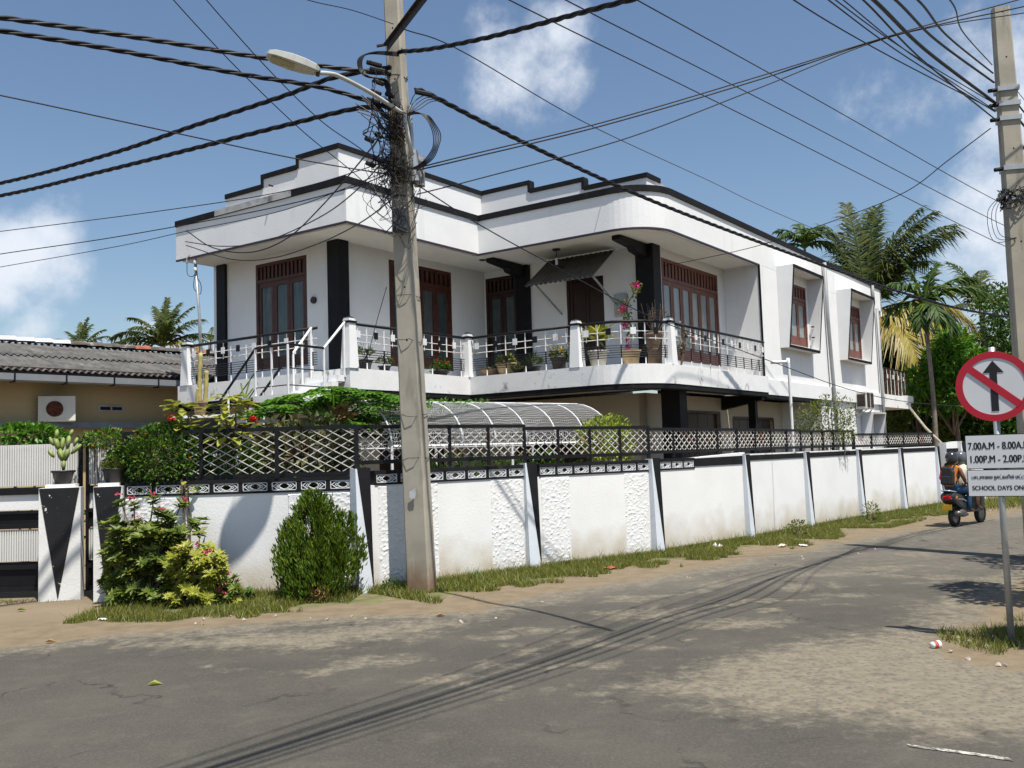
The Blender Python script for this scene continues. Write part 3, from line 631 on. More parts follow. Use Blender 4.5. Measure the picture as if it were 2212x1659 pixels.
# ================================================================ outdoor staircase
st = thing('outdoor_staircase', 'outdoor staircase with white posts and black handrails leading up to balcony', 'staircase', C0, HANG)
for i in range(3): MB().box(-.12 - .17 * (i + 1), -.12 - .17 * i - .002, 0, .9, 3.47 - .13 * (i + 1) - .12, 3.47 - .13 * (i + 1)).build('step', WHITE, st)
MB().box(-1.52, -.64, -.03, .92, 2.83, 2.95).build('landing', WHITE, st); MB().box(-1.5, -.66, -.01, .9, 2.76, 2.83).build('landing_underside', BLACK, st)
for i in range(14):
    b = .92 + i * .235; z = 2.95 - (i + 1) * .2
    MB().box(-1.48, -.62, b, b + .27, z - .06, z).build('step', WHITE, st)
MB().bar((-1.44, .9, 2.74), (-1.44, 4.2, -.05), .06, .2).build('stringer', BLACK, st); MB().bar((-.66, .9, 2.74), (-.66, 4.2, -.05), .06, .2).build('stringer', BLACK, st)
def hr(p, r=.024, m=IRON, name='handrail'): MB().tube(p, r, 6).build(name, m, st)
hr([(-.1, 0, 4.34), (-.64, 0, 3.81)], .024, WIRON); hr([(-.64, 0, 3.81), (-1.5, 0, 3.82)]); hr([(-.1, .9, 4.33), (-.57, .9, 3.8)], .024, WIRON); hr([(-1.5, 0, 3.82), (-1.47, .9, 3.82), (-1.45, 2.34, 2.58), (-1.45, 4.1, 1.05)])
hr([(-.57, .9, 3.8), (-.62, 1.0, 3.72), (-.62, 4.1, 1.05)]); 
for dz in (.42, .72): hr([(-.64, 0, 3.81 - dz), (-1.5, 0, 3.82 - dz), (-1.47, .9, 3.82 - dz), (-1.45, 2.34, 2.58 - dz)], .011, IRON, 'mid_rail')
for a, b, zt in [(-.12, .0, 4.32), (-.64, 0, 3.8), (-1.5, 0, 3.82), (-1.48, .45, 3.82), (-1.47, .9, 3.82), (-.57, .9, 3.8), (-.12, .9, 4.33), (-.35, .9, 4.05)]: MB().tube([(a, b, 2.95 if a < -.3 else 3.3), (a, b, zt)], .022, 6).build('post', WIRON, st)
for b in (1.7, 2.5, 3.3):
    z = 3.82 - (b - .9) * .87; MB().tube([(-1.45, b, z - .92), (-1.45, b, z)], .02, 6).build('post', WIRON, st); MB().tube([(-.62, b, z - .92), (-.62, b, z)], .02, 6).build('post', WIRON, st)

# ================================================================ boundary wall
WP = [(-5.25, 12.98), (-2.05, 12.84), (.22, 14.78), (2.36, 16.42), (4.42, 18.5), (6.2, 20.55), (8.1, 22.75), (9.85, 24.65), (11.6, 26.5)]
def dirty_wall():
    m = mat('street_wall_plaster', (.81, .81, .80), .78, .035, 1.5, .12, 30, c2=(.60, .57, .51), thr=.64, stretch=(2.6, 2.6, .45), soft=.24)
    nt = m.node_tree; N = nt.nodes; L = nt.links; b = N['Principled BSDF']; src = b.inputs['Base Color'].links[0].from_socket
    geo = N.new('ShaderNodeNewGeometry'); sx = N.new('ShaderNodeSeparateXYZ'); L.new(geo.outputs['Position'], sx.inputs[0])
    nz = N.new('ShaderNodeTexNoise'); nz.inputs['Scale'].default_value = 2.2; nz.inputs['Detail'].default_value = 6; L.new(geo.outputs['Position'], nz.inputs['Vector'])
    ad = N.new('ShaderNodeMath'); ad.operation = 'MULTIPLY_ADD'; L.new(nz.outputs['Fac'], ad.inputs[0]); ad.inputs[1].default_value = -1.02; L.new(sx.outputs[2], ad.inputs[2])
    r = N.new('ShaderNodeMapRange'); r.inputs[1].default_value = .12; r.inputs[2].default_value = -.55; L.new(ad.outputs[0], r.inputs[0]); r.inputs[4].default_value = .8
    mx = N.new('ShaderNodeMix'); mx.data_type = 'RGBA'; L.new(r.outputs[0], mx.inputs[0]); L.new(src, mx.inputs[6]); mx.inputs[7].default_value = (.47, .385, .25, 1); L.new(mx.outputs[2], b.inputs['Base Color'])
    return m
SWALL = dirty_wall()
def mud_foot(m, h, c):
    nt = m.node_tree; N = nt.nodes; L = nt.links; b = N['Principled BSDF']; src = b.inputs['Base Color'].links[0].from_socket
    geo = N.new('ShaderNodeNewGeometry'); sx = N.new('ShaderNodeSeparateXYZ'); L.new(geo.outputs['Position'], sx.inputs[0])
    nz = N.new('ShaderNodeTexNoise'); nz.inputs['Scale'].default_value = 5; nz.inputs['Detail'].default_value = 6; L.new(geo.outputs['Position'], nz.inputs['Vector'])
    ad = N.new('ShaderNodeMath'); ad.operation = 'MULTIPLY_ADD'; L.new(nz.outputs['Fac'], ad.inputs[0]); ad.inputs[1].default_value = -.5; L.new(sx.outputs[2], ad.inputs[2])
    r = N.new('ShaderNodeMapRange'); r.inputs[1].default_value = h; r.inputs[2].default_value = h - .35; L.new(ad.outputs[0], r.inputs[0]); r.inputs[4].default_value = .85
    mx = N.new('ShaderNodeMix'); mx.data_type = 'RGBA'; L.new(r.outputs[0], mx.inputs[0]); L.new(src, mx.inputs[6]); mx.inputs[7].default_value = (*c, 1); L.new(mx.outputs[2], b.inputs['Base Color'])
mud_foot(CONC, .22, (.20, .115, .06)); mud_foot(ROUGHP, .0, (.42, .36, .25))
bw = thing('boundary_wall', 'long curved white boundary wall with black wedge pilasters along the road', 'wall')
zl = lambda n: (lambda i: n)
MB().ribbon(WP[:2], 0, 1.345, 0, .18).build('wall_panel', SWALL, bw)
for i in (1, 2): MB().ribbon([WP[i], WP[i + 1]], 0, 1.40, 0, .18).build('wall_panel', SWALL, bw)
for i in range(3, 8): MB().ribbon([WP[i], WP[i + 1]], 0, 1.5 if i > 3 else 1.44, 0, .18).build('wall_panel', SWALL, bw)
for i in range(4, 8): MB().ribbon([WP[i], WP[i + 1]], 1.5, 1.60, -.012, .19).build('black_coping', BAND, bw); MB().ribbon([WP[i], WP[i + 1]], 1.60, 1.625, -.004, .18).build('coping_cap', SLAB, bw)
# black footing course
for i in range(3, 8): MB().ribbon([WP[i], WP[i + 1]], 0, .07, -.02, .02).build('footing', BAND, bw)
def vb_mesh():
    m = MB(); W, Hh = .335, .112                         # lens-and-arrow ventilation block, built in its own x-z plane
    m.box(-W / 2, W / 2, -.02, .02, -Hh / 2, -Hh / 2 + .009); m.box(-W / 2, W / 2, -.02, .02, Hh / 2 - .009, Hh / 2); m.box(-W / 2, -W / 2 + .008, -.02, .02, -Hh / 2, Hh / 2); m.box(W / 2 - .008, W / 2, -.02, .02, -Hh / 2, Hh / 2)
    for s in (-1, 1):
        pts = [(x / 8 * .075, 0, s * .04 * (1 - (x / 8) ** 2)) for x in range(-8, 9)]
        for i in range(16): m.bar(pts[i], pts[i + 1], .03, .009, (0, 0, 1))
        m.bar((s * .15, 0, 0), (s * .085, 0, .045), .03, .009); m.bar((s * .15, 0, 0), (s * .085, 0, -.045), .03, .009)
        m.bar((s * .085, 0, .045), (s * .035, 0, .03), .03, .008); m.bar((s * .085, 0, -.045), (s * .035, 0, -.03), .03, .008)
        m.bar((s * .15, 0, 0), (s * .166, 0, 0), .03, .008); m.bar((s * .105, 0, 0), (s * .075, 0, .022), .028, .008); m.bar((s * .105, 0, 0), (s * .075, 0, -.022), .028, .008)
    return m.mesh('vent_block')
VB = vb_mesh(); VB.materials.append(VENTW)
def vent_row(p, q, z0, n, u0, u1):
    p = Vector((*p, 0)); q = Vector((*q, 0)); d = (q - p); an = math.atan2(d.y, d.x); nrm = Vector((-d.y, d.x, 0)).normalized()
    A = p.lerp(q, u0); B = p.lerp(q, u1)
    for za, zb in ((z0, z0 + .03), (z0 + .142, z0 + .195)): MB().ribbon([A[:2], B[:2]], za, zb, -.012, .19).build('black_rail', BAND, bw)
    L = (B - A).length; w = L / n
    for i in range(n + 1):
        c = A.lerp(B, i / n); e = min(.03, (w - .335) / 2)
        a = c - d.normalized() * (e if i else 0); b = c + d.normalized() * (e if i < n else 0)
        MB().ribbon([a[:2], b[:2]], z0 + .03, z0 + .142, -.008, .185).build('mullion', BAND, bw)
    for i in range(n):
        c = A.lerp(B, (i + .5) / n) + nrm * .012; o = link('vent_block', VB, None, bw); o.location = (c.x, c.y, z0 + .086); o.rotation_euler = (0, 0, an); o.scale = ((w - .062) / .335, 1, 1)
vent_row(WP[0], WP[1], 1.345, 8, .0, .985); vent_row(WP[1], WP[2], 1.40, 7, .07, .985); vent_row(WP[2], WP[3], 1.40, 7, .07, .985); vent_row(WP[3], WP[4], 1.44 - .035, 3, .06, .42)
MB().ribbon([Vector(WP[3]).lerp(Vector(WP[4]), .42), WP[4]], 1.44, lambda i: 1.6 if i else 1.585, -.012, .19).build('black_coping', BAND, bw)
MB().ribbon([Vector(WP[3]).lerp(Vector(WP[4]), .42), WP[4]], lambda i: 1.6 if i else 1.585, lambda i: 1.66 if i else 1.6, -.004, .18).build('coping_cap', WHITE, bw)
# rough stucco strips, each a lumpy sheet standing proud of the wall
def stucco(p, q, u0, u1, z0, z1, seed):
    p = Vector((*p, 0)); q = Vector((*q, 0)); A = p.lerp(q, u0); B = p.lerp(q, u1); d = (B - A); nrm = Vector((d.y, -d.x, 0)).normalized()
    nu = max(4, int(d.length / .017)); nv = int((z1 - z0) / .017); m = MB()
    for j in range(nv + 1):
        for i in range(nu + 1):
            c = A + d * (i / nu); z = z0 + (z1 - z0) * j / nv; s = (c.x * 8 + seed, c.y * 8, z * 8)
            h = .008 + .011 * max(0, mnoise.noise((c.x * 22 + seed, c.y * 22, z * 27)) + .3 * mnoise.noise((c.x * 45, c.y * 45, z * 50 + seed)))
            if i in (0, nu) or j in (0, nv): h = -.004
            m.v.append(tuple(c + nrm * h + Vector((0, 0, z))))
    w = nu + 1
    for j in range(nv):
        for i in range(nu): m.f.append((j * w + i, j * w + i + 1, (j + 1) * w + i + 1, (j + 1) * w + i))
    m.build('rough_stucco', ROUGHP, bw)
stucco(WP[0], WP[1], .69, .97, .02, 1.33, 1); stucco(WP[0], WP[1], .0, .28, .02, 1.33, 8); stucco(WP[1], WP[2], .085, .42, .02, 1.39, 2); stucco(WP[1], WP[2], .74, .955, .02, 1.39, 3); stucco(WP[2], WP[3], .08, .30, .02, 1.39, 4); stucco(WP[2], WP[3], .74, .95, .02, 1.39, 5)
# pilasters: pale post with a black wedge that narrows to the ground
def pilaster(i, top, w=.12):
    p = Vector((*WP[i], 0)); d = (Vector((*WP[min(i + 1, 8)], 0)) - Vector((*WP[i if i < 8 else 7], 0))).normalized(); nrm = Vector((d.y, -d.x, 0))
    def pt(u, v, z): return p + d * u + nrm * v + Vector((0, 0, z))
    m = MB().add([pt(-w, -.08, 0), pt(w * .75, -.08, 0), pt(w * .75, .11, 0), pt(-w, .11, 0), pt(-w, -.08, top), pt(w * .75, -.08, top), pt(w * .75, .06, top), pt(-w, .06, top)], [(3, 2, 1, 0), (4, 5, 6, 7), (0, 1, 5, 4), (1, 2, 6, 5), (2, 3, 7, 6), (3, 0, 4, 7)])
    o = m.build('pilaster', PALEB, bw)
    def fv(z): return .11 - .05 * z / top + .008
    e = .01
    MB().add([pt(w * .75 + e, fv(.02), .02), pt(-w * .8, fv(top), top + e), pt(w * .75 + e, fv(top), top + e), pt(w * .75 + e, -.02, .02), pt(-w * .8, -.02, top + e), pt(w * .75 + e, -.02, top + e)], [(0, 2, 1), (3, 4, 5), (0, 3, 5, 2), (1, 2, 5, 4), (0, 1, 4, 3)]).build('black_wedge', BAND, o)
pilaster(1, 1.63); pilaster(2, 1.62); pilaster(3, 1.61)
for i in range(4, 9): pilaster(i, 1.61, .10)
# far end of the wall: taller black and white gate post
far = thing('far_gate_post', 'black and white square gate post at far end of roadside wall', 'gate post', (12.6, 27.4, 0), R(46))
MB().box(-1.1, 1.8, -.1, .1, 0, 1.72).build('post_wall', WHITE, far); MB().box(-1.1, 1.8, -.113, -.1, 1.42, 1.55).build('black_stripe', BAND, far)
MB().box(-.25, .3, -.2, .16, 0, 1.74).build('post', WHITE, far); MB().add([(-.22, -.215, 1.74), (.27, -.215, 1.74), (.27, -.215, .4), (.1, -.215, .4), (-.22, -.2, 1.74), (.27, -.2, 1.74), (.27, -.2, .4), (.1, -.2, .4)], [(0, 1, 2, 3), (4, 5, 6, 7)]).build('black_wedge', BAND, far)

# ================================================================ iron fences on the wall
def fence(path, zb, zt, posts, label, cross=(.125, .62), single=True, ang=None):
    path = [Vector((*p, 0)) for p in offset(path, .09)]
    f = thing('lattice_fence', label, 'fence'); P2 = [p[:2] for p in path]
    def pz(z, u): return z(u) if callable(z) else z
    L = plen(P2)
    def at_s(s, z): p, d = along(P2, s * L); return Vector((p.x, p.y, z))
    cut = sorted(set(posts)); rail = MB()
    for z, h in ((zb, .055), (zt, .05)):
        pts = []
        for k in range(len(cut)): pts.append(at_s(cut[k], pz(z, cut[k])))
        for a, b in zip(pts[:-1], pts[1:]): MB().bar(a, b, .04, h).build('rail', IRON, f)
    for u in cut:
        a = at_s(u, pz(zb, u) - .10); b = at_s(u, pz(zt, u) + .015); MB().bar(a, b, .045, .05, (1, 0, 0)).build('post', IRON, f)
    sp, slope = cross; bars = MB()
    for u0, u1 in zip(cut[:-1], cut[1:]):
        w = (u1 - u0) * L; z0 = max(pz(zb, u0), pz(zb, u1)) + .027; z1 = min(pz(zt, u0), pz(zt, u1)) - .025; h = z1 - z0
        for sgn in (1, -1):
            x = -h / slope
            while x < w:
                xa, xb = max(0, x), min(w, x + h / slope); ya, yb = (xa - x) * slope, (xb - x) * slope
                if xb - xa > .03:
                    if sgn < 0: ya, yb = h - ya, h - yb
                    a = at_s(u0 + xa / L, z0 + ya); b = at_s(u0 + xb / L, z0 + yb)
                    t = Vector((0, .006 * sgn, 0))
                    if single: MB().bar(a + t, b + t, .0095).build('lattice_bar', RUSTW, f)
                    else: bars.bar(a + t, b + t, .0105)
                x += sp / slope * 1.0
    if bars.v: stuff(bars.build('lattice', RUSTW, f))
    return f
def lp(i, t): return tuple(Vector(WP[i]).lerp(Vector(WP[i + 1]), t))
fence([(-5.3, 12.98), (-2.12, 12.84)], 1.575, 2.20, [0, .335, .66, 1], 'tall iron fence with white diamond lattice above left wall, shrubs behind', (.118, .55))
fence([(-2.05, 12.84), WP[2]], 1.71, 2.19, [0, .27, .52, .76, 1], 'lattice fence panel run between the concrete pole and first pilasters', (.125, .75))
fence([WP[2], WP[3]], 1.70, 2.15, [0, .25, .5, .75, 1], 'lattice fence run in front of the arched mesh arbour end', (.125, .75))
fence([WP[3], WP[4], WP[5]], 1.72, lambda u: 2.12 - .04 * u, [0, .13, .26, .38, .5, .63, .75, .88, 1], 'lattice fence run before the black ground-floor columns', (.125, .8), False)
fence([WP[5], WP[6]], lambda u: 1.72, 2.06, [0, .2, .4, .6, .8, 1], 'lattice fence run with thorny bush growing through it', (.125, .8), False)
fence([lp(6, .02), WP[7], WP[8]], lambda u: 1.70 - .0 * u, 1.98, [0, .2, .4, .6, .8, 1], 'lower sagging lattice fence run at far end of the wall', (.125, .8), False)

# ================================================================ gates at the left
def gate_pillar(x, y, w, label, rz):
    g = thing('gate_pillar', label, 'gate pillar', (x, y, 0), rz)
    m = MB().box(-w / 2, w / 2, -.16, .08, 0, 1.5); m.build('post', mat('gate_plaster', (.72, .72, .70), .8, .06, 3, .15, 30, c2=(.52, .44, .33), thr=.6, soft=.2) if 'gate_plaster' not in MATS else MATS['gate_plaster'], g)
    MB().box(-w * .36, w * .36, -.13, .13, 1.5, 1.545).build('cap', WHITE, g)
    e = .171
    MB().add([(-w * .49, -e, 1.495), (w * .47, -e, 1.495), (-w * .04, -e, .03), (-w * .49, -.15, 1.495), (w * .47, -.15, 1.495), (-w * .02, -.15, .03)], [(0, 2, 1), (3, 4, 5), (0, 1, 4, 3), (1, 2, 5, 4), (2, 0, 3, 5)]).build('black_wedge', BLKCHIP, g)
    return g
gate_pillar(-6.16, 13.12, .52, 'white gate pillar with chipped black wedge, cactus pot on top', R(14))
gate_pillar(-5.44, 12.95, .36, 'narrow white gate pillar half hidden by desert rose bush', R(14))
def gate(x0, x1, y, label):
    g = thing('metal_gate', label, 'gate', ((x0 + x1) / 2, y, 0)); w = (x1 - x0) / 2
    def corr(z0, z1):
        n = int(2 * w / .034)
        for i in range(n):
            x = -w + .03 + (2 * w - .06) * (i + .5) / n; MB().box(x - .011, x + .011, -.012, .006, z0, z1).build('rib', CORR, sh)
    for x in (-w + .02, w - .02): MB().box(x - .02, x + .02, -.03, .03, .08, 2.18).build('stile', IRON, g)
    for z, h in ((1.46, .05), (.98, .035), (.42, .03), (.12, .03), (1.17, .02)): MB().box(-w + .04, w - .04, -.025, .025, z - h, z + h).build('crossbar', IRON, g)
    for z0, z1, m, rib in ((1.53, 2.10, CORR, True), (1.20, 1.41, WHITE, False), (.95, 1.19, BLACK, False), (.50, .93, CORR, True), (.12, .49, BLACK, False)):  # upper black sheet added across an open gap to stand for its darkness
        sh = MB().box(-w + .03, w - .03, .006, .012, z0, z1).build('sheet', m, g)
        if rib: corr(z0, z1)
    return g
gate(-5.92, -5.3, 13.32, 'narrow white ribbed pedestrian gate between the two gate pillars'); gate(-8.3, -6.0, 13.36, 'wide white ribbed sheet gate with black frame at left edge')
MB().box(-8.3, -8.24, 13.26, 13.3, 0, 2.1).build('gate_stop', IRON)
tag(bpy.data.objects['gate_stop'], 'thin black gate stop post at left picture edge', 'post')

# ================================================================ arched mesh arbour
ARBW = mat('grey_white_pipe', (.55, .56, .57), .5, .1, 8)
ar = thing('mesh_arbour', 'arched white pipe arbour covered with wire netting behind the fence', 'arbour', (-1.85, 14.56, 0), R(40))
AL, AWD, AH, AZ = 4.75, 2.2, .76, 1.93
def arch(x, t): a = math.pi * t; return (x, AWD / 2 - AWD / 2 * math.cos(a), AZ + AH * max(0., math.sin(a)) ** .9)
for i in range(8):
    x = AL * i / 7; MB().tube([arch(x, k / 16) for k in range(17)], .016, 6).build('arch_pipe', ARBW, ar, True)
for y in (0, AWD): MB().tube([(0, y, AZ), (AL, y, AZ)], .024, 6).build('side_pipe', WIRON, ar)
MB().tube([(0, AWD / 2, AZ + AH), (AL, AWD / 2, AZ + AH)], .018, 6).build('ridge_pipe', WIRON, ar)
for x in (0, AL / 2, AL):
    for y in (0, AWD): MB().tube([(x, y, 0), (x, y, AZ)], .024, 6).build('leg', WIRON, ar)
net = MB(); nx, nt_ = 104, 42
for k in range(nt_ + 1):
    t = k / nt_; net.tube([arch(AL * i / 28, t + (.004 if i % 2 else -.004)) for i in range(29)], .0038, 3, False)
for i in range(nx):
    x = AL * i / nx; net.tube([arch(x + .026 * (k % 2), k / nt_) for k in range(nt_ + 1)], .0034, 3, False)
stuff(net.build('wire_netting', mat('grey_wire', (.46, .465, .47), .5, .1, 9), ar))

# ================================================================ neighbour's house at the left
nb = thing('neighbour_house', 'beige single-storey house with corrugated roof and grey gutter', 'house', (-10.15, 18.95, 0), math.atan2(.776, .63))
NL0, NL1 = -6.0, 9.0                                     # runs along local x; roof rises towards +y
MB().box(NL0, NL1, .55, .8, 0, 3.62).build('wall', BEIGE, nb); MB().box(NL0, NL1, .02, .56, 3.60, 3.66).build('eaves_board', mat('eaves_ply', (.36, .27, .17), .85, .1, 3), nb)
MB().box(NL0, NL1, .8, 5, 0, 3.6).build('wall', BEIGE, nb)
MB().box(NL0, NL1, .03, .06, 3.66, 3.84).build('fascia_board', WOODD, nb)
MB().box(NL0, NL1, .06, 5, 3.62, 3.68).build('ceiling_board', WOODD, nb)
def sheet(x0, x1, y0, z0, y1, z1, seed):
    m = MB(); n = int((x1 - x0) / .03)
    for i in range(n + 1):
        x = x0 + (x1 - x0) * i / n; w = .026 * math.cos(x / .15 * 2 * math.pi)
        m.v += [(x, y0, z0 + w), (x, y1, z1 + w), (x, y0, z0 + w - .012), (x, y1, z1 + w - .012)]
    for i in range(n): a = 4 * i; b = a + 4; m.f += [(a, b, b + 1, a + 1), (a + 2, a + 3, b + 3, b + 2), (a, a + 2, b + 2, b)]
    m.build('roof_sheet', ROOF, nb, True)
SY, SZ = 3.0, .88
x = NL0; k = 0
while x < NL1:
    sheet(x, min(NL1, x + 1.06), -.05, 3.78, SY / 2 + .1, 3.78 + SZ / 2 + .03, k); sheet(x, min(NL1, x + 1.06), SY / 2 - .05, 3.81 + SZ / 2, SY + .1, 3.83 + SZ, k); x += 1.05; k += 1
rg = random.Random(5); x = NL0; k = 0
while x < NL1:
    l = .42; z = 3.86 + SZ; m = MB(); n = 8
    for j in range(n + 1):
        a = math.pi * j / n; m.v += [(x, SY + .1 - .17 * math.cos(a), z + .10 * math.sin(a)), (x + l + .04, SY + .1 - .19 * math.cos(a), z + .02 + .11 * math.sin(a))]
    for j in range(n): m.f.append((2 * j, 2 * j + 1, 2 * j + 3, 2 * j + 2))
    m.build('ridge_tile', RTILER if k in (25, 29) else (RTILEW if 12 < k < 21 else RTILE), nb, True); x += l; k += 1
x = NL0
while x < NL1:
    m = MB().extr([(x, -.17, 3.68), (x, -.17, 3.55), (x, -.13, 3.52), (x, -.02, 3.52), (x, .02, 3.55), (x, .02, 3.6), (x, -.14, 3.6), (x, -.14, 3.68)], (1.02, 0, 0)); m.build('gutter', GUT, nb)
    MB().box(x + 1.0, x + 1.03, -.185, .02, 3.50, 3.69).build('gutter_bracket', BLACK, nb); x += 1.04
MB().box(NL0, NL1, .36, .56, 2.62, 2.74).build('ledge_beam', BLUEM, nb)
for x0, x1 in ((2.3, 2.9), (4.0, 5.6)):
    v = MB().box(x0, x1, .53, .56, 2.99, 3.12).build('vent_window', GREYM, nb); MB().box(x0 + .05, x1 - .05, .522, .53, 3.02, 3.09).build('vent_gap', DARK, v); MB().box((x0 + x1) / 2 - .02, (x0 + x1) / 2 + .02, .518, .522, 3.0, 3.11).build('mullion', GREYM, v)
ac = thing('air_conditioner', 'old white outdoor air conditioner unit with rusty round fan grille', 'air conditioner', nb.matrix_basis @ Vector((1.25, .34, 2.742)) if False else Matrix.Translation((-10.15, 18.95, 0)) @ Matrix.Rotation(math.atan2(.776, .63), 4, 'Z') @ Vector((1.3, .34, 2.742)), math.atan2(.776, .63) - R(25))
MB().box(-.36, .36, -.13, .13, 0, .54).build('casing', ACW, ac, bevel=.02); MB().box(-.24, .16, -.142, -.131, .06, .47).build('fan_panel', ACW, ac)
MB().tube([(-.04, -.143, .265), (-.04, -.156, .265)], .165, 28).build('fan_grille', RUST, ac)
for r_ in (.05, .09, .13, .16):
    MB().tube([(-.04 + r_ * math.cos(2 * math.pi * k / 24), -.16, .265 + r_ * math.sin(2 * math.pi * k / 24)) for k in range(25)], .004, 4, False).build('grille_ring', RUST, ac)
for k in range(7): MB().box(-.372, -.36, -.10, .10, .05 + .068 * k, .085 + .068 * k).build('side_fin', BLACK, ac)

# ================================================================ utility poles
def pole(name, label, base, top, w0, w1, rz, nholes):
    p = thing(name, label, 'utility pole', base); b = Vector(base); ax = Vector(top) - b; h = ax.length
    def ring(t, s):
        c = ax * t; x = Vector((math.cos(rz), math.sin(rz), 0)); y = Vector((-math.sin(rz), math.cos(rz), 0)); w = s; d = s * .74; e = .022
        return [c + x * sx + y * sy for sx, sy in ((-w / 2 + e, -d / 2), (w / 2 - e, -d / 2), (w / 2, -d / 2 + e), (w / 2, d / 2 - e), (w / 2 - e, d / 2), (-w / 2 + e, d / 2), (-w / 2, d / 2 - e), (-w / 2, -d / 2 + e))]
    m = MB(); K = 14
    for k in range(K + 1): m.v += [tuple(q) for q in ring(k / K, w0 + (w1 - w0) * k / K)]
    for k in range(K):
        for j in range(8): m.f.append((k * 8 + j, k * 8 + (j + 1) % 8, (k + 1) * 8 + (j + 1) % 8, (k + 1) * 8 + j))
    m.f.append(tuple(K * 8 + j for j in range(8))); m.build('shaft', CONC, p)
    x = Vector((math.cos(rz), math.sin(rz), 0)); y = Vector((-math.sin(rz), math.cos(rz), 0))
    for i in range(nholes):
        t = .99 - .085 * i; w = w0 + (w1 - w0) * t; c = ax * t
        MB().tube([c - y * (w * .37 - .004) + x * .01, c - y * (w * .37 + .002) + x * .01], .013, 8).build('bolt_hole', DARK, p); MB().tube([c + x * (w * .5 - .004) - Vector((0, 0, .2)), c + x * (w * .5 + .002) - Vector((0, 0, .2))], .013, 8).build('bolt_hole', DARK, p)
    p['_ax'] = 0; del p['_ax']; return p
PB = Vector((-1.26, 12.72, 0)); PT = at(847, -55, 12.72)
pole_a = pole('concrete_pole', 'tall square concrete utility pole tangled with cables in front of wall', PB, PT, .335, .225, R(-20), 8)
def pp(z): return PB.lerp(PT, z / PT.z)                  # a point of the pole's axis
def on(o, p): return Vector(p) - o.location
# steel cross-arm, bands, conduit box
a0 = at(836, 96, 12.55); a1 = at(925, -22, 12.55 * (a0.z - HC) / (at(925, -22, 12.55).z - HC))
MB().bar(on(pole_a, a0), on(pole_a, a1), .10, .012).build('cross_arm', STEELB, pole_a); MB().bar(on(pole_a, a0) - Vector((0, 0, .05)), on(pole_a, a1) - Vector((0, 0, .05)), .012, .10).build('cross_arm', STEELB, pole_a)
MB().bar(on(pole_a, a0), on(pole_a, a0 + Vector((-.14, .0, -.02))), .05, .02).build('cross_arm', STEELB, pole_a)
for z in (6.9, 6.2, 5.6, 5.25, 3.9, 3.3, 2.3, 1.75): 
    c = pp(z) - PB; w = .335 + (.225 - .335) * z / PT.z; pts = []; rgz = random.Random(int(z * 100))
    for k in range(13):
        a = 2 * math.pi * k / 12 + R(-20) + .39; q = .5 * w * (1.16 + .02 * math.sin(3 * a)); pts.append(c + Vector((math.cos(a) * q * 1.0, math.sin(a) * q * .86, .03 * rgz.uniform(-1, 1))))
    MB().tube(pts, .004 if z < 5 else .008, 4, False).build('wire_band', CABLE, pole_a)
bx_ = pp(5.75) - PB + Vector((.19, -.05, 0))
MB().tube([bx_ + Vector((0, 0, -.3)), bx_ + Vector((-.02, 0, .12))], .075, 12).build('conduit_sleeve', GREYM, pole_a); MB().box(bx_.x - .02, bx_.x + .12, bx_.y - .02, bx_.y + .1, bx_.z - .35, bx_.z + .05).build('timber_pad', mat('weathered_timber', (.38, .36, .33), .9, .2, 5, .3, 30), pole_a)
MB().tube([bx_ + Vector((-.03, -.02, .1)), bx_ + Vector((-.05, -.03, .75))], .03, 8).build('conduit', GREYM, pole_a)
mbx = pp(4.75) - PB + Vector((-.03, -.2, 0)); MB().box(mbx.x - .11, mbx.x + .09, mbx.y - .06, mbx.y + .05, mbx.z - .02, mbx.z + .32).build('meter_box', mat('dark_grey_box', (.05, .055, .06), .5), pole_a, bevel=.03)
q_ = pp(2.98) - PB; tp = MB().extr([(-.05, 0, -.05), (-.02, 0, -.085), (.005, 0, -.07), (.03, 0, -.08), (.045, 0, -.03), (.038, 0, .03), (.05, 0, .06), (.02, 0, .05), (-.01, 0, .03), (-.045, 0, .015)], (0, .004, 0)); M_ = Matrix.Translation((pp(1.3) - PB) + Vector((-.045, -.152, 0))) @ Matrix.Rotation(R(-20), 4, 'Z'); tp.v = [tuple(M_ @ Vector(v)) for v in tp.v]; tp.build('torn_poster', mat('old_poster', (.48, .50, .52), .8, .1, 9), pole_a)
# street lamp on the pole
lampo = thing('street_lamp', 'white street lamp on a bent arm reaching out from the concrete pole', 'street lamp', pp(6.2))
arm = [at(872, 246, 12.5), at(800, 200, 12.0), at(735, 166, 11.45), at(712, 159, 11.3), at(682, 157, 11.12)]
MB().tube([on(lampo, p) for p in smooth_path(arm, 5)], .027, 8).build('arm', LAMP, lampo, True)
MB().tube([on(lampo, at(872, 246, 12.5)), on(lampo, at(890, 335, 12.5))], .027, 8).build('arm', LAMP, lampo, True)
h0 = at(688, 154, 11.12); h1 = at(576, 117, 10.9); dx_ = (h1 - h0); Lh = dx_.length; dx_.normalize(); sy_ = dx_.cross(Vector((0, 0, 1))).normalized(); up_ = sy_.cross(dx_)
prof = [(0, .06, .04), (.08, .10, .065), (.30, .135, .08), (.55, .15, .082), (.85, .135, .066), (.97, .09, .045), (1.0, .04, .02)]
m = MB()
for t, w, hh in prof:
    c = on(lampo, h0) + dx_ * Lh * t
    for k in range(12):
        a = 2 * math.pi * k / 12; ca, sa = math.cos(a), math.sin(a); m.v.append(tuple(c + sy_ * w * max(-1, min(1, ca * 1.25)) + up_ * (hh * sa if sa > 0 else hh * .45 * max(-1, sa * 2))))
for i in range(len(prof) - 1):
    for k in range(12): m.f.append((i * 12 + k, i * 12 + (k + 1) % 12, (i + 1) * 12 + (k + 1) % 12, (i + 1) * 12 + k))
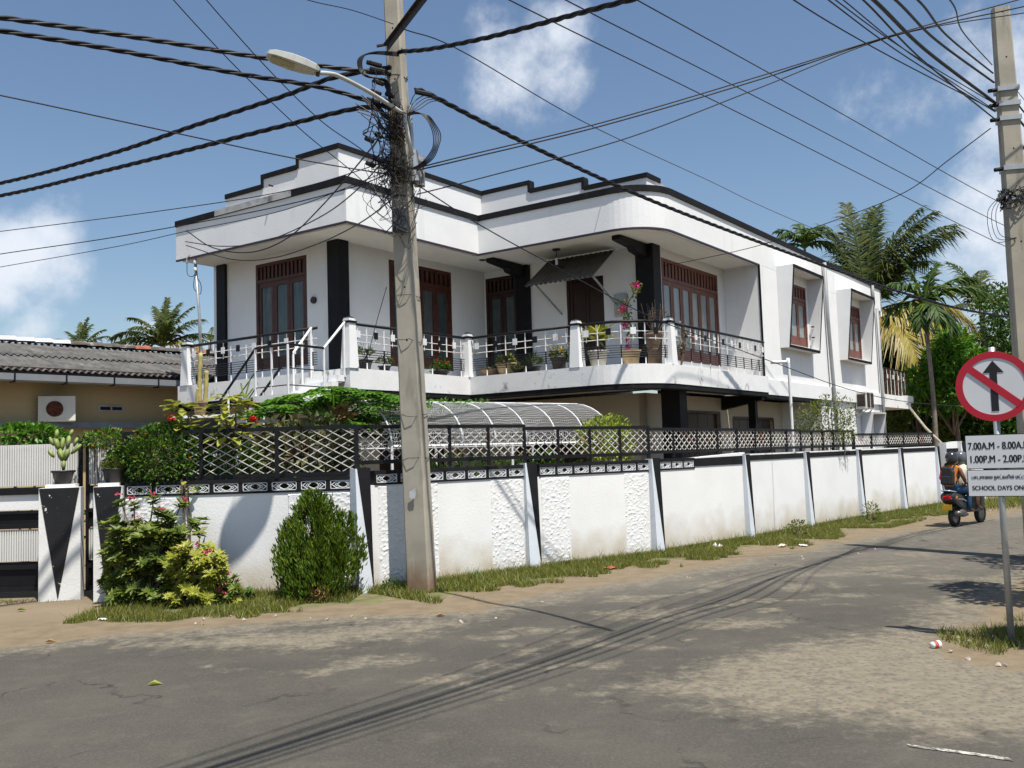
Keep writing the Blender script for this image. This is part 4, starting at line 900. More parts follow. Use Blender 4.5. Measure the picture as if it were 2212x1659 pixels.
m.f += [tuple(range(12)), tuple((len(prof) - 1) * 12 + k for k in range(12))]
m.build('lamp_head', LAMP, lampo)
cc = on(lampo, h0) + dx_ * Lh * .68 - up_ * .042
MB().add([cc + dx_ * sx * Lh * .22 + sy_ * sy * .085 - up_ * .002 for sx, sy in ((-1, -1), (1, -1), (1, 1), (-1, 1))] + [cc + dx_ * sx * Lh * .22 + sy_ * sy * .085 + up_ * .01 for sx, sy in ((-1, -1), (1, -1), (1, 1), (-1, 1))], [(3, 2, 1, 0), (0, 1, 5, 4), (1, 2, 6, 5), (2, 3, 7, 6), (3, 0, 4, 7)]).build('lens', mat('lamp_lens', (.34, .31, .18), .25, .15, 10), lampo)
cc = on(lampo, h0) - up_ * .06; MB().tube([cc, cc + up_ * .07], .025, 8).build('photocell', STEELB, lampo)

PBR = at(2246, 1110, 14.0); PBR.z = 0; PTR = at(2160, 19, 14.0)
pole_b = pole('concrete_pole', 'concrete utility pole at right edge behind the traffic sign', PBR, PTR, .40, .235, R(-12), 7)
for z in (6.95, 6.72, 6.5, 5.75, 5.3):
    c = (PBR.lerp(PTR, z / PTR.z) - PBR); M_ = Matrix.Translation(c) @ Matrix.Rotation(R(-12), 4, 'Z'); MB().box(-.15, .15, -.125, .125, -.035, .035, M_).build('steel_clamp', GREYM, pole_b)
    MB().tube([M_ @ Vector((-.15, -.06, 0)), M_ @ Vector((-.27, -.1, -.02))], .03, 8).build('insulator', BLACK, pole_b)
rg = random.Random(21); c5 = PBR.lerp(PTR, 5.3 / PTR.z) - PBR
for k in range(26):
    a = rg.uniform(0, 6.28); pts = [c5 + Vector((math.cos(a + j * .9) * rg.uniform(.14, .24), math.sin(a + j * .9) * rg.uniform(.14, .22), rg.uniform(-.16, .16))) for j in range(5)]
    MB().tube(smooth_path(pts, 4), .006, 4, False).build('cable_loop', CABLE, pole_b)
for k in range(3): 
    MB().tube(smooth_path([c5 + Vector(q) for q in [(-.15, -.1, .1), (-.35 - .06 * k, -.12, -.2), (-.32 - .05 * k, -.12, -.55 - .05 * k), (-.1, -.12, -.62), (-.1, -.1, -.6)]], 5), .005, 4, False).build('cable_loop', CABLE, pole_b)

# cable tangle around the near pole
tg = thing('cable_tangle', 'messy tangle of black cable loops and twigs around the concrete pole', 'cables', pp(5.0)); rg = random.Random(11)
def tl(pts, r=.009, n=5): MB().tube(smooth_path([on(tg, at(*p)) for p in pts], n), r, 5, False).build('cable_loop', CABLE, tg)
for k in range(5): tl([(880, 246 + k, 12.55), (898, 242 + k, 12.5), (914 + 2.4 * k, 249, 12.45), (928 + 3 * k, 268, 12.4 + .03 * k), (936 + 4 * k, 292, 12.4 + .03 * k), (935 + 3 * k, 318, 12.4), (922 + 3 * k, 340 + k, 12.45), (905, 356 + 2 * k, 12.5), (888, 364, 12.55)], .0075)
tl([(903, 196, 12.55), (893, 208, 12.55), (886, 226, 12.55)], .007)
for k in range(4): tl([(884 + 2 * k, 242, 12.55), (893 + 5 * k, 222 + 4 * k, 12.6), (912 + 6 * k, 208 + 4 * k, 12.75), (930 + 7 * k, 207 + 3.5 * k, 12.9)], .0065)
for k in range(5): tl([(862, 113 + 2 * k, 12.5), (810 - 2 * k, 112 + k, 12.45), (776 + k * 2, 125, 12.4), (775 + 2 * k, 148, 12.4), (790 + 2 * k, 165, 12.4), (826 + 3 * k, 176, 12.5), (845, 225, 12.55)], .009)
for k in range(8): tl([(790 + rg.uniform(-25, 10), 205 + 6 * k, 12.4), (812, 232 + 5 * k + rg.uniform(-8, 8), 12.4), (826 + rg.uniform(-5, 5), 262 + 5 * k, 12.45), (848, 300 + rg.uniform(-15, 15), 12.5)], .008)
for k in range(26):
    x0 = rg.uniform(800, 850); y0 = rg.uniform(140, 400); tl([(x0, y0, 12.45)] + [(x0 + rg.uniform(-18, 28), y0 + rg.uniform(10, 30) * (j + 1), 12.42 + rg.uniform(-.1, .1)) for j in range(4)], rg.choice((.004, .006, .008)))
for k in range(22):
    x0 = rg.uniform(800, 930); y0 = rg.uniform(350, 430); x1 = rg.uniform(830, 905); y1 = rg.uniform(400, 520); tl([(x0, y0, 12.42), (x0 + rg.uniform(-25, 10), (y0 + y1) / 2, 12.4), (x1 - 15, y1 + 15, 12.4), (x1, y1, 12.45)], .004)
for (x, y, w) in [(808, 138, .1), (818, 152, .12), (818, 178, .07), (812, 200, .07), (806, 218, .09), (842, 205, .06), (836, 222, .07), (798, 302, .06), (818, 292, .05), (818, 345, .08), (800, 355, .06), (903, 195, .0), (916, 202, .12)]:
    if w: c = on(tg, at(x, y, 12.45)); MB().bar(c - Vector((w, 0, -.03)), c + Vector((w, 0, -.03)), .055, .06).build('connector', BLACK, tg, bevel=.015)
nest = MB()
for k in range(620):
    y = rg.choice((rg.gauss(275, 28), rg.gauss(365, 16))); s_ = 1 if y < 320 else 1.6; c = on(tg, at(rg.gauss(855, 11 * s_), y, 12.5 + rg.uniform(-.06, .22))); d = rv(rg); nest.tube([c - d * .07, c + rv(rg) * .03, c + d * .09], .0045, 3, False)
stuff(nest.build('twig_nest', mat('dead_twigs', (.045, .035, .028), .95, .4, 20), tg))
hang = MB()

# ================================================================ overhead wires
def wire(label, pts, r=.006, twist=0, m=CABLE, n=14, name='overhead_wire', cat='wire', ext=0):
    W_ = [at(*p) for p in pts]
    if ext: d = (W_[0] - W_[1]).normalized(); d.z = .04; W_ = [W_[0] + d * ext, W_[0] + d * ext * .5] + W_
    P = smooth_path(W_, n)
    if not twist: o = MB().tube(P, r, 5).build(name, m, None, True)
    else:
        mbt = MB(); Q = []
        for i in range(len(P) - 1):
            for k in range(3): Q.append(P[i].lerp(P[i + 1], k / 3))
        Q.append(P[-1]); s = 0
        for j in range(twist):
            pts2 = []; s = 0
            for i, p in enumerate(Q):
                if i: s += (p - Q[i - 1]).length
                t = (Q[min(i + 1, len(Q) - 1)] - Q[max(i - 1, 0)]).normalized(); x = t.cross(Vector((0, 0, 1))).normalized(); y = x.cross(t); a = s / .75 * 2 * math.pi + j * 2 * math.pi / twist
                pts2.append(p + (x * math.cos(a) + y * math.sin(a)) * r * 1.05)
            mbt.tube(pts2, r, 5)
        o = mbt.build(name, m, None, True)
    tag(o, label, cat); return o
wire('thick dusty twisted cable running from upper left edge behind the street lamp', [(-160, 18, 9.6), (0, 38, 10.2), (290, 80, 11.2), (575, 126, 12.0), (770, 152, 12.5), (845, 160, 12.6)], .0165, 3, CABLEP)
wire('thick twisted cable at upper left, second from the top', [(-160, 38, 9.6), (0, 66, 10.2), (250, 108, 11.0), (520, 160, 11.8), (700, 190, 12.4), (845, 235, 12.6)], .0165, 3)
wire('thick twisted cable rising from mid left edge to behind the lamp arm', [(-250, 440, 19), (0, 396, 17), (230, 335, 15.2), (430, 268, 14), (620, 205, 13.2), (720, 168, 12.8), (845, 145, 12.6)], .018, 3)
wire('lower thick twisted cable rising from mid left edge to the pole', [(-250, 460, 19), (0, 423, 17), (230, 368, 15.2), (430, 318, 14), (620, 270, 13.2), (790, 232, 12.6), (840, 255, 12.6)], .018, 3)
wire('single thin wire sloping down rightward from the left edge to the pole', [(-150, 180, 10), (0, 206, 10.4), (400, 292, 11.5), (650, 345, 12.2), (858, 380, 12.6)], .009)
wire('thin wire from lower left edge passing over the front roof corner', [(-200, 524, 17), (0, 500, 16), (330, 458, 14.5), (620, 412, 13.4), (850, 345, 12.6)], .007)
wire('thin wire from lower left edge crossing the left fascia', [(-200, 582, 17), (0, 549, 16), (250, 512, 15), (560, 455, 13.6), (760, 405, 12.9), (850, 370, 12.6)], .008)
wire('lowest thin wire from the left edge, touching the balcony mast', [(-200, 612, 17), (0, 577, 16), (250, 533, 15), (400, 500, 14.5), (620, 452, 13.5), (850, 365, 12.6)], .006)
wire('thin wire descending steeply from top left towards the stepped parapet', [(330, -60, 10.5), (375, 0, 11), (510, 145, 12), (650, 280, 13), (760, 370, 13.8), (850, 455, 12.6)], .007)
wire('second steep thin wire from top edge ending at the parapet corner', [(400, -60, 10.5), (446, 0, 11), (580, 150, 12), (690, 258, 12.8), (770, 315, 13), (850, 372, 12.6)], .007)
wire('slack service cable from pole down to the grey mast on the balcony', [(845, 265, 12.6), (790, 335, 13.6), (700, 440, 15.5), (620, 515, 17), (540, 545, 18.2), (460, 535, 19.3), (402, 498, 20.2)], .012)
wire('upper slack service cable between pole and balcony mast', [(845, 330, 12.6), (760, 420, 14), (680, 475, 15.8), (570, 522, 17.5), (480, 532, 19), (400, 522, 20.2)], .010)
wire('lowest slack service cable between pole and balcony mast', [(860, 420, 12.6), (780, 480, 14), (690, 525, 15.8), (590, 557, 17.3), (500, 560, 18.8), (402, 530, 20.2)], .010)
wire('thin sagging wire above the lamp running to the steel cross-arm', [(560, -40, 10.5), (665, 0, 11.2), (760, 22, 11.9), (850, 52, 12.5)], .006)
wire('very thin wire from cross-arm down past the white cloud behind the roof', [(870, 62, 12.5), (1000, 112, 14), (1270, 268, 18), (1520, 385, 24), (1720, 478, 30), (2080, 625, 42)], .009)
wire('thick twisted cable rising from the pole to the top edge at right', [(862, 112, 12.5), (930, 106, 11.9), (1050, 82, 11), (1180, 48, 10.2), (1290, 18, 9.4), (1420, -18, 8.7), (1640, -100, 7.5)], .0155, 3)
wire('thick twisted cable descending from the pole along the right facade', [(898, 194, 12.6), (930, 205, 12.9), (1060, 272, 14), (1200, 340, 15.4), (1400, 430, 17.6), (1600, 508, 20), (1775, 572, 22.4), (1950, 632, 25), (2100, 672, 27), (2300, 700, 31)], .019, 3)
wire('upper of two parallel wires from pole crossing the sky to upper right', [(905, 362, 12.6), (1000, 338, 12.6), (1300, 265, 12.8), (1640, 165, 13), (1930, 75, 13), (2212, -4, 13), (2400, -60, 13)], .010)
wire('lower of two parallel wires from pole crossing the sky to upper right', [(900, 368, 12.6), (1000, 345, 12.6), (1300, 272, 12.8), (1640, 172, 13), (1930, 77, 13.1), (2212, 14, 13.2), (2400, -30, 13.2)], .011)
wire('wire rising from behind the parapet to cross over the right pole top', [(900, 420, 12.6), (1050, 382, 12.8), (1350, 300, 13), (1640, 190, 13.2), (1930, 78, 13.4), (2212, 28, 13.5), (2400, 0, 13.5)], .009)
for k, (x0, y1) in enumerate(((1100, 536), (1222, 492), (1376, 447))):
    wire(('leftmost', 'middle', 'rightmost')[k] + ' of three parallel power lines sloping down to the right pole', [(x0 - 160, -90, 13), (x0, 0, 14), ((x0 + 2180) / 2 - 20, (y1) / 2 - 12, 20), (2180, y1, 30), (2400, y1 + 85, 34)], .011)
tops = [(1715, .008, 2148, 238), (1790, .008, 2150, 242), (1805, .007, 2150, 225), (1822, .007, 2152, 240), (1865, .011, 2155, 262), (1888, .022, 2150, 222), (1935, .016, 2147, 178), (1983, .013, 2145, 158), (2052, .008, 2143, 140)]
words = ['wavy thin', 'leftmost fine', 'second fine', 'third fine', 'medium black', 'thickest black', 'second thickest black', 'slim black', 'rightmost thin']
for (x0, r_, x1, y1), wd in zip(tops, words):
    e_ = 9 if r_ > .01 else 4
    pts = [(x0 - 420, -330, 6.0), (x0 - 130, -105, 8.0), (x0, 0, 9.2), ((x0 + x1) / 2 - 18, y1 / 2 - 2, 11.2), (x1, y1, 13.95)]
    wire(wd + ' overhead line running down from top right to the right pole', pts, r_, ext=e_)
for k, (y0, x1, y1) in enumerate(((155, 2300, 300), (180, 2300, 330), (215, 2300, 350), (250, 2300, 420), (262, 2300, 400), (285, 2300, 470))):
    wire(['first', 'second', 'third', 'fourth', 'fifth', 'sixth'][k] + ' line from the top leaving the right pole towards right edge', [(2170, y0, 14), (2230, (y0 + y1) / 2 + 6, 16), (x1 + 60, y1 + 40, 19)], (.006, .014, .02, .02, .009, .006)[k])
wire('service wire from right pole sloping down to the upper right door', [(2140, 277, 13.95), (2050, 345, 15), (1955, 415, 16.2), (1820, 470, 17.6), (1640, 530, 19.4), (1500, 562, 20.8), (1428, 575, 21.6)], .008)
wire('thin wire from pole sagging across the balcony towards the far trees', [(890, 392, 12.6), (1030, 482, 13.4), (1180, 565, 14.6), (1400, 682, 16.6), (1560, 742, 18.6), (1680, 786, 20.2), (1830, 840, 22.6), (1960, 868, 25), (2120, 880, 28)], .009)
wire('thin stray wire hanging from the pole beside the front door', [(835, 620, 14.6), (815, 690, 15.2), (795, 760, 16.4), (770, 800, 17.3)], .006)
# service mast standing on the balcony
ms = thing('service_mast', 'thin grey pipe mast with bent top standing at left balcony end', 'pipe', hw(.12, 4.62, 3.47))
MB().tube([(0, 0, 0), (-.02, 0, 1.5), (-.1, -.02, 2.72)], .03, 8).build('pipe', GREYM, ms, True); MB().tube([(.05, .02, 0), (-.0, 0, 1.4), (-.08, 0, 2.6)], .018, 8).build('pipe', GREYM, ms, True)
MB().tube(smooth_path([(-.08, 0, 2.55), (-.1, 0, 2.85), (-.2, .02, 2.88), (-.3, .05, 2.8), (-.3, .05, 2.7)], 5), .02, 8).build('gooseneck', GREYM, ms, True)
for z in (2.5, 2.66): MB().lathe([(.02, 0), (.045, .02), (.045, .06), (.02, .08)], 10, (-.08, -.06, z)).build('insulator', WIRON, ms)
MB().tube(smooth_path([(-.3, .05, 2.7), (-.28, .02, 2.45), (-.15, 0, 2.4), (-.08, 0, 2.55)], 5), .008, 5).build('cable_loop', CABLE, ms); MB().tube(smooth_path([(-.1, 0, 2.5), (-.14, 0, 2.15), (0, 0, 2.0), (.02, 0, 2.2), (-.05, 0, 2.35)], 5), .008, 5).build('cable_loop', CABLE, ms)
# bent pipe and bamboo at the right
bp_ = gr(1700, 1050); pb = at(1710, 900, 21.2); pb.z = 0
t_ = thing('bent_pipe_post', 'slim white pipe post with bent arm before the long white facade', 'post', pb)
MB().tube(smooth_path([(0, 0, 0), (0, 0, 2.0), on(t_, at(1703, 785, 21.2)), on(t_, at(1698, 782, 21.2)), on(t_, at(1665, 783, 21.2))], 4), .035, 8).build('pipe', WIRON, t_, True)
bb = MB().tube([at(1966, 882, 30.2), at(2000, 925, 28.6), at(2036, 960, 27.4)], .04, 6).build('bamboo_pole', mat('bamboo', (.33, .30, .22), .7, .2, 9), None, True); tag(bb, 'slanting bamboo pole propped between rear balcony and far wall', 'pole')

# ================================================================ traffic sign
sg = thing('traffic_sign', 'round red no-straight-ahead sign with school hours plates on grey post', 'traffic sign', (4.2, 8.36, 0), R(-29))
MB().tube([(0, .035, -.1), (0, .035, 2.56)], .028, 10).build('post', GREYM, sg, True)
ZD = 2.215; RD = .305
MB().tube([(0, -.004, ZD), (0, .004, ZD)], RD, 48).build('disc', SIGNW, sg)
def flat(poly, y0, y1, m, name):
    MB().extr([(x, y0, z) for x, z in poly], (0, y1 - y0, 0)).build(name, m, sg)
ring = MB(); n = 64
for k in range(n):
    a = 2 * math.pi * k / n; ca, sa = math.cos(a), math.sin(a)
    ring.v += [(RD * ca, -.009, ZD + RD * sa), (RD * .81 * ca, -.009, ZD + RD * .81 * sa), (RD * ca, -.004, ZD + RD * sa), (RD * .81 * ca, -.004, ZD + RD * .81 * sa)]
for k in range(n): a = 4 * k; b = 4 * ((k + 1) % n); ring.f += [(a, b, b + 1, a + 1), (a + 1, b + 1, b + 3, a + 3), (a, a + 2, b + 2, b)]
ring.build('red_ring', SIGNR, sg)
flat([(-.029, ZD - .215), (.029, ZD - .215), (.029, ZD + .12), (.082, ZD + .12), (0, ZD + .225), (-.082, ZD + .12), (-.029, ZD + .12)], -.0075, -.004, SIGNK, 'arrow')
d_ = Vector((math.cos(R(-41)), math.sin(R(-41)))); nn_ = Vector((-d_.y, d_.x)); k_ = RD * .83; w_ = .031
flat([((d_ * sx * k_ + nn_ * sy * w_).x, ZD + (d_ * sx * k_ + nn_ * sy * w_).y) for sx, sy in ((-1, -1), (1, -1), (1, 1), (-1, 1))], -.0115, -.0078, SIGNR, 'red_bar')
def plate(z, w, h, name):
    MB().box(-w / 2, w / 2, -.003, .003, z - h / 2, z + h / 2).build(name, SIGNW, sg); MB().box(-w / 2 - .006, w / 2 + .006, -.001, .0045, z - h / 2 - .006, z + h / 2 + .006).build('plate_rim', SIGNK, sg)
plate(1.648, .505, .285, 'time_plate'); plate(1.376, .505, .222, 'school_plate')
def text(s, x0, x1, zc, h, bold=0.0, name='lettering'):
    cu = bpy.data.curves.new('tmp', 'FONT'); cu.body = s; cu.size = 1; o = bpy.data.objects.new('tmp', cu); col.objects.link(o)
    dg = bpy.context.evaluated_depsgraph_get(); me = bpy.data.meshes.new_from_object(o.evaluated_get(dg)); bpy.data.objects.remove(o)
    if not len(me.vertices): return
    xs = [v.co.x for v in me.vertices]; ys = [v.co.y for v in me.vertices]; sx = (x1 - x0) / (max(xs) - min(xs)); sz = h / (max(ys) - min(ys)); mx, my = min(xs), (min(ys) + max(ys)) / 2
    for v in me.vertices: v.co = (x0 + (v.co.x - mx) * sx, -.0045, zc + (v.co.y - my) * sz)
    me.materials.clear(); o = link(name, me, SIGNK, sg)
    for sx_, y_ in ((-bold, -.0004), (bold, -.0008)):
        o2 = o.copy(); col.objects.link(o2); o2.location = (sx_, y_, 0)
    return o
text('7.00A.M - 8.00A.M', -.235, .238, 1.70, .062, .0022); text('1.00P.M - 2.00P.M', -.222, .235, 1.585, .062, .0022)
text('பாடசாைல நாட்களில் மட்டும்', -.222, .222, 1.425, .05, .0012); text('SCHOOL DAYS ONLY', -.222, .225, 1.335, .038, .0014)

# ================================================================ scooter and riders
SCL = .93
sc = thing('scooter', 'dark grey motor scooter with yellow number plate ridden away up the road', 'scooter', gr(2063, 1138), R(40)); sc.scale = (SCL,) * 3
def torus(c, R0, r, m, name, par):
    mb = MB(); mb.tube([(c[0] + R0 * math.cos(2 * math.pi * k / 28), c[1], c[2] + R0 * math.sin(2 * math.pi * k / 28)) for k in range(29)], r, 10, False); return mb.build(name, m, par, True)
for x in (0, 1.24):
    w = torus((x, 0, .23), .185, .05, RUBB, 'wheel', sc); MB().tube([(x, -.035, .23), (x, .035, .23)], .14, 20).build('rim', mat('dark_rim', (.06, .06, .06), .4) if 'dark_rim' not in MATS else MATS['dark_rim'], w)
def slab(prof, y0, y1, m, name, bev=.02): return MB().extr([(x, y0, z) for x, z in prof], (0, y1 - y0, 0)).build(name, m, sc, bevel=bev)
slab([(-.28, .62), (-.30, .70), (-.2, .76), (.25, .70), (.42, .62), (.5, .42), (.46, .34), (.2, .36), (-.02, .46), (-.18, .52)], -.16, .16, SCOOT, 'tail_body', .05)
slab([(-.24, .74), (-.1, .80), (.15, .80), (.42, .76), (.5, .70), (.3, .66), (-.1, .70)], -.13, .13, BLACK, 'seat', .03)
slab([(.40, .30), (.98, .30), (1.02, .36), (.42, .36)], -.17, .17, SCOOT, 'floorboard', .02)
slab([(.92, .30), (1.02, .30), (1.22, .92), (1.16, .98), (1.08, .9)], -.2, .2, SCOOT, 'leg_shield', .05)
slab([(1.05, .40), (1.42, .40), (1.40, .48), (1.25, .53), (1.08, .50)], -.06, .06, SCOOT, 'front_mudguard', .02)
slab([(-.22, .44), (.02, .50), (.02, .46), (-.2, .38)], -.07, .07, BLACK, 'rear_mudguard', .01)
slab([(.02, .26), (.42, .30), (.44, .44), (.3, .46), (.02, .36)], -.14, .0, mat('engine_grey', (.12, .12, .12), .5), 'engine', .03)
MB().tube([(.3, -.15, .26), (.05, -.17, .27), (-.22, -.17, .31)], [.03, .055, .06], 10).build('exhaust', mat('exhaust_metal', (.16, .15, .14), .4, .2, 8, 0, 40, .6), sc, True)
slab([(-.31, .60), (-.315, .68), (-.27, .70), (-.24, .60)], -.085, .085, TAILR, 'tail_light', .02)
for s in (-1, 1): MB().extr([(-.29, s * .095, .62), (-.285, s * .095, .69), (-.15, s * .168, .69), (-.18, s * .165, .63)], (0, s * .012, 0)).build('indicator', AMBER, sc); MB().tube([(1.06, s * .02, 1.02), (1.0, s * .18, 1.06), (.93, s * .33, 1.03)], .017, 8).build('handlebar', BLACK, sc, True); MB().tube([(1.02, s * .2, 1.06), (1.06, s * .26, 1.22)], .008, 6).build('mirror_stem', BLACK, sc); MB().box(1.04, 1.06, s * .28 - .055, s * .28 + .055, 1.2, 1.28).build('mirror', BLACK, sc, bevel=.015)
MB().box(-.315, -.305, -.11, .11, .38, .50).build('number_plate', PLATEY, sc, bevel=.008); MB().tube([(-.1, -.12, .77), (-.3, -.1, .8), (-.34, 0, .81), (-.3, .1, .8), (-.1, .12, .77)], .014, 8).build('grab_rail', SILV, sc, True)
MB().tube([(1.1, 0, .95), (1.24, 0, .23)], .03, 8).build('fork', SILV, sc); slab([(1.0, .95), (1.2, .93), (1.22, 1.08), (1.02, 1.10)], -.12, .12, SCOOT, 'headlamp_cowl', .03); MB().tube([(-.16, -.145, .62), (.1, -.172, .6), (.36, -.16, .52)], .012, 6).build('side_trim', SILV, sc)
def person(name, label, J, bones, mats, matidx, helmet, hands):
    p = thing(name, label, 'person', sc.location, R(40)); p.scale = (SCL,) * 3
    names = list(J); me = bpy.data.meshes.new('body'); me.from_pydata([J[k][0] for k in names], [(names.index(a), names.index(b)) for a, b, _ in bones], [])
    o = bpy.data.objects.new('tmp_body', me); col.objects.link(o); sk = o.modifiers.new('s', 'SKIN'); sk.use_smooth_shade = True
    for i, k in enumerate(names): me.skin_vertices[0].data[i].radius = J[k][1] if isinstance(J[k][1], tuple) else (J[k][1],) * 2; me.skin_vertices[0].data[i].use_root = (k == 'pelvis')
    sb = o.modifiers.new('u', 'SUBSURF'); sb.levels = 2; sb.render_levels = 2
    dg = bpy.context.evaluated_depsgraph_get(); m2 = bpy.data.meshes.new_from_object(o.evaluated_get(dg)); bpy.data.objects.remove(o)
    m2.materials.clear(); [m2.materials.append(m) for m in mats]
    segs = [(Vector(J[a][0]), Vector(J[b][0]), ix) for a, b, ix in bones]
    for f in m2.polygons:
        c = f.center; best = 9
        for a, b, ix in segs:
            t = max(0, min(1, (c - a).dot(b - a) / (b - a).length_squared)); d = (c - a.lerp(b, t)).length
            if d < best: best = d; f.material_index = ix
        f.use_smooth = True
    link('body', m2, None, p)
    hx = Vector(J['head'][0]); hm = MB().lathe([(.02, -.14), (.095, -.13), (.125, -.06), (.135, .02), (.12, .09), (.08, .135), (.03, .15), (.001, .152)], 20, hx); h = hm.build('helmet', helmet, p, True)
    for v in h.data.vertices: v.co.x = hx.x + (v.co.x - hx.x) * 1.15
    MB().extr([(hx.x + .09, -.1, hx.z - .05), (hx.x + .09, -.1, hx.z + .05), (hx.x + .155, -.06, hx.z + .04), (hx.x + .155, -.06, hx.z - .05)], (0, .01, 0)).extr([(hx.x + .152, -.07, hx.z - .05), (hx.x + .152, .07, hx.z - .05), (hx.x + .15, .07, hx.z + .045), (hx.x + .15, -.07, hx.z + .045)], (.008, 0, 0)).build('visor', SIGNK, p)
    for hp, hd in hands:
        hp = Vector(hp); hd = Vector(hd).normalized(); sd = hd.cross(Vector((0, 0, 1))).normalized(); mb = MB().bar(hp - hd * .01, hp + hd * .075, .07, .03)
        for k, l in enumerate((.06, .07, .065, .05)): q = hp + hd * .07 + sd * (.026 - .0175 * k); mb.tube([q, q + hd * l * .55, q + hd * l * .8 - Vector((0, 0, l * .5))], .0085, 5)
        mb.tube([hp + sd * .03, hp + sd * .055 + hd * .03, hp + sd * .05 + hd * .06], .0095, 5); mb.build('hand', SKIN, p)
    return p
def legs(hipx, kx, kz, ax_, az): 
    d = {}
    for s, n in ((-1, 'r'), (1, 'l')): d.update({'hip' + n: ((hipx + .03, s * .09, .83), .095), 'knee' + n: ((kx, s * .2, kz), .07), 'ankle' + n: ((ax_, s * .21, az), .045), 'toe' + n: ((ax_ + .16, s * .22, az - .05), .035)})
    return d
J1 = {'pelvis': ((-.06, 0, .88), (.15, .14)), 'waist': ((-.04, 0, 1.02), (.12, .14)), 'chest': ((.0, 0, 1.2), (.12, .16)), 'neck': ((.02, 0, 1.36), .055), 'head': ((.05, 0, 1.50), .085)}
J1.update(legs(-.05, .33, .78, .30, .38))
for s, n in ((-1, 'r'), (1, 'l')): J1.update({'sh' + n: ((.0, s * .17, 1.28), .06), 'el' + n: ((.02, s * .26, 1.05), .045), 'wr' + n: ((.22, s * .2, .95), .032)})
def mk(J, cols): 
    b = [('pelvis', 'waist', cols[0]), ('waist', 'chest', cols[0]), ('chest', 'neck', cols[0]), ('neck', 'head', 2)]
    for n in 'rl': b += [('chest', 'sh' + n, cols[0]), ('sh' + n, 'el' + n, cols[3]), ('el' + n, 'wr' + n, 2), ('pelvis', 'hip' + n, 1), ('hip' + n, 'knee' + n, 1), ('knee' + n, 'ankle' + n, 1), ('ankle' + n, 'toe' + n, 2)]
    return b
person('person', 'passenger in orange top and blue jeans with black helmet, sitting behind', J1, mk(J1, (0, 1, 2, 2)), [ORANGE, JEANS, SKIN], None, HELM, [((.22, -.2, .95), (.7, .2, 0)), ((.22, .2, .95), (.7, -.2, 0))])
J2 = {'pelvis': ((.30, 0, .86), (.15, .14)), 'waist': ((.33, 0, 1.0), (.13, .15)), 'chest': ((.40, 0, 1.2), (.13, .17)), 'neck': ((.44, 0, 1.36), .06), 'head': ((.48, 0, 1.50), .085)}
J2.update(legs(.3, .74, .72, .68, .42))
for s, n in ((-1, 'r'), (1, 'l')): J2.update({'sh' + n: ((.42, s * .19, 1.28), .065), 'el' + n: ((.62, s * .3, 1.1), .05), 'wr' + n: ((.86, s * .31, 1.04), .035)})
person('person', 'scooter driver in pale beige shirt and grey helmet, in front of the passenger', J2, mk(J2, (0, 1, 2, 0)), [CLOTHW, BROWNC, SKIN], None, HELMG, [((.88, -.31, 1.04), (.9, 0, .05)), ((.88, .31, 1.04), (.9, 0, .05))])
bk = thing('backpack', 'black backpack with red side stripe worn by the scooter passenger', 'backpack', sc.location, R(40)); bk.scale = (SCL,) * 3
MB().extr([(-.15, -.14, .92), (-.15, .14, .92), (-.13, .15, 1.2), (-.11, .1, 1.31), (-.11, -.1, 1.31), (-.13, -.15, 1.2)], (-.13, 0, .01)).build('bag_body', BAGK, bk, bevel=.035); MB().extr([(-.28, -.1, .95), (-.28, .1, .95), (-.26, .1, 1.12), (-.26, -.1, 1.12)], (-.03, 0, 0)).build('front_pocket', BAGK, bk, bevel=.012)
MB().tube(smooth_path([(-.285, .1, .96), (-.283, .115, 1.1), (-.265, .1, 1.24)], 4), .012, 6).build('red_stripe', REDC, bk)
for s in (-1, 1): MB().tube(smooth_path([(-.13, s * .1, 1.27), (-.02, s * .11, 1.385), (.1, s * .12, 1.3), (.12, s * .13, 1.15), (-.1, s * .14, .98)], 5), .02, 6).build('shoulder_strap', BAGK, bk)

# ================================================================ plants
def bush(name, label, cat, base, c, rad, n, L, w, lm, seed, stems=6, shell=.45, up=.25, group=None, flowers=None, bark=BARK, lump=.35, zmin=.03):
    """a shrub: stems from the base, leaves through a lumpy ellipsoid; c is the crown centre in world space"""
    rg = random.Random(seed); base = Vector(base); t = thing(name, label, cat, base, 0, group); c = Vector(c) - base; m = MB()
    lob = [(rv(rg), rg.uniform(.6, 1.0)) for _ in range(9)]
    def pos():
        d = rv(rg); k = 1 - lump + lump * max(.0, max(d.dot(l) * s for l, s in lob)) * 1.5
        r = (shell + (1 - shell) * rg.random() ** .5) * k; return Vector((d.x * rad[0] * r, d.y * rad[1] * r, d.z * rad[2] * r)), d
    for _ in range(n):
        p, d = pos(); q = c + p
        if q.z + base.z < zmin: continue
        dd = (d + rv(rg) * .9 + Vector((0, 0, up))).normalized(); m.leaf(q, dd, rv(rg) + Vector((0, 0, .8)), L * rg.uniform(.6, 1.25), w * rg.uniform(.7, 1.2))
    m.build('foliage', lm, t)
    for i in range(stems):
        p, d = pos(); e = c + p * .8; mid = e * .5 + Vector((rg.uniform(-.06, .06), rg.uniform(-.06, .06), .02)); MB().tube(smooth_path([(0, 0, -.02), mid, e], 4), [.018 - .0014 * k for k in range(9)], 5).build('stem', bark, t)
    if flowers:
        fm, fn, fs = flowers; fmb = MB()
        for _ in range(fn):
            p, d = pos(); q = c + p * 1.05
            for k in range(5): fmb.leaf(q, d + rv(rg) * .9, rv(rg), fs, fs * .7)
        stuff(fmb.build('flowers', fm, t))
    return t
g0 = lambda x, y, Y: Vector((at(x, y, Y).x, Y, 0))
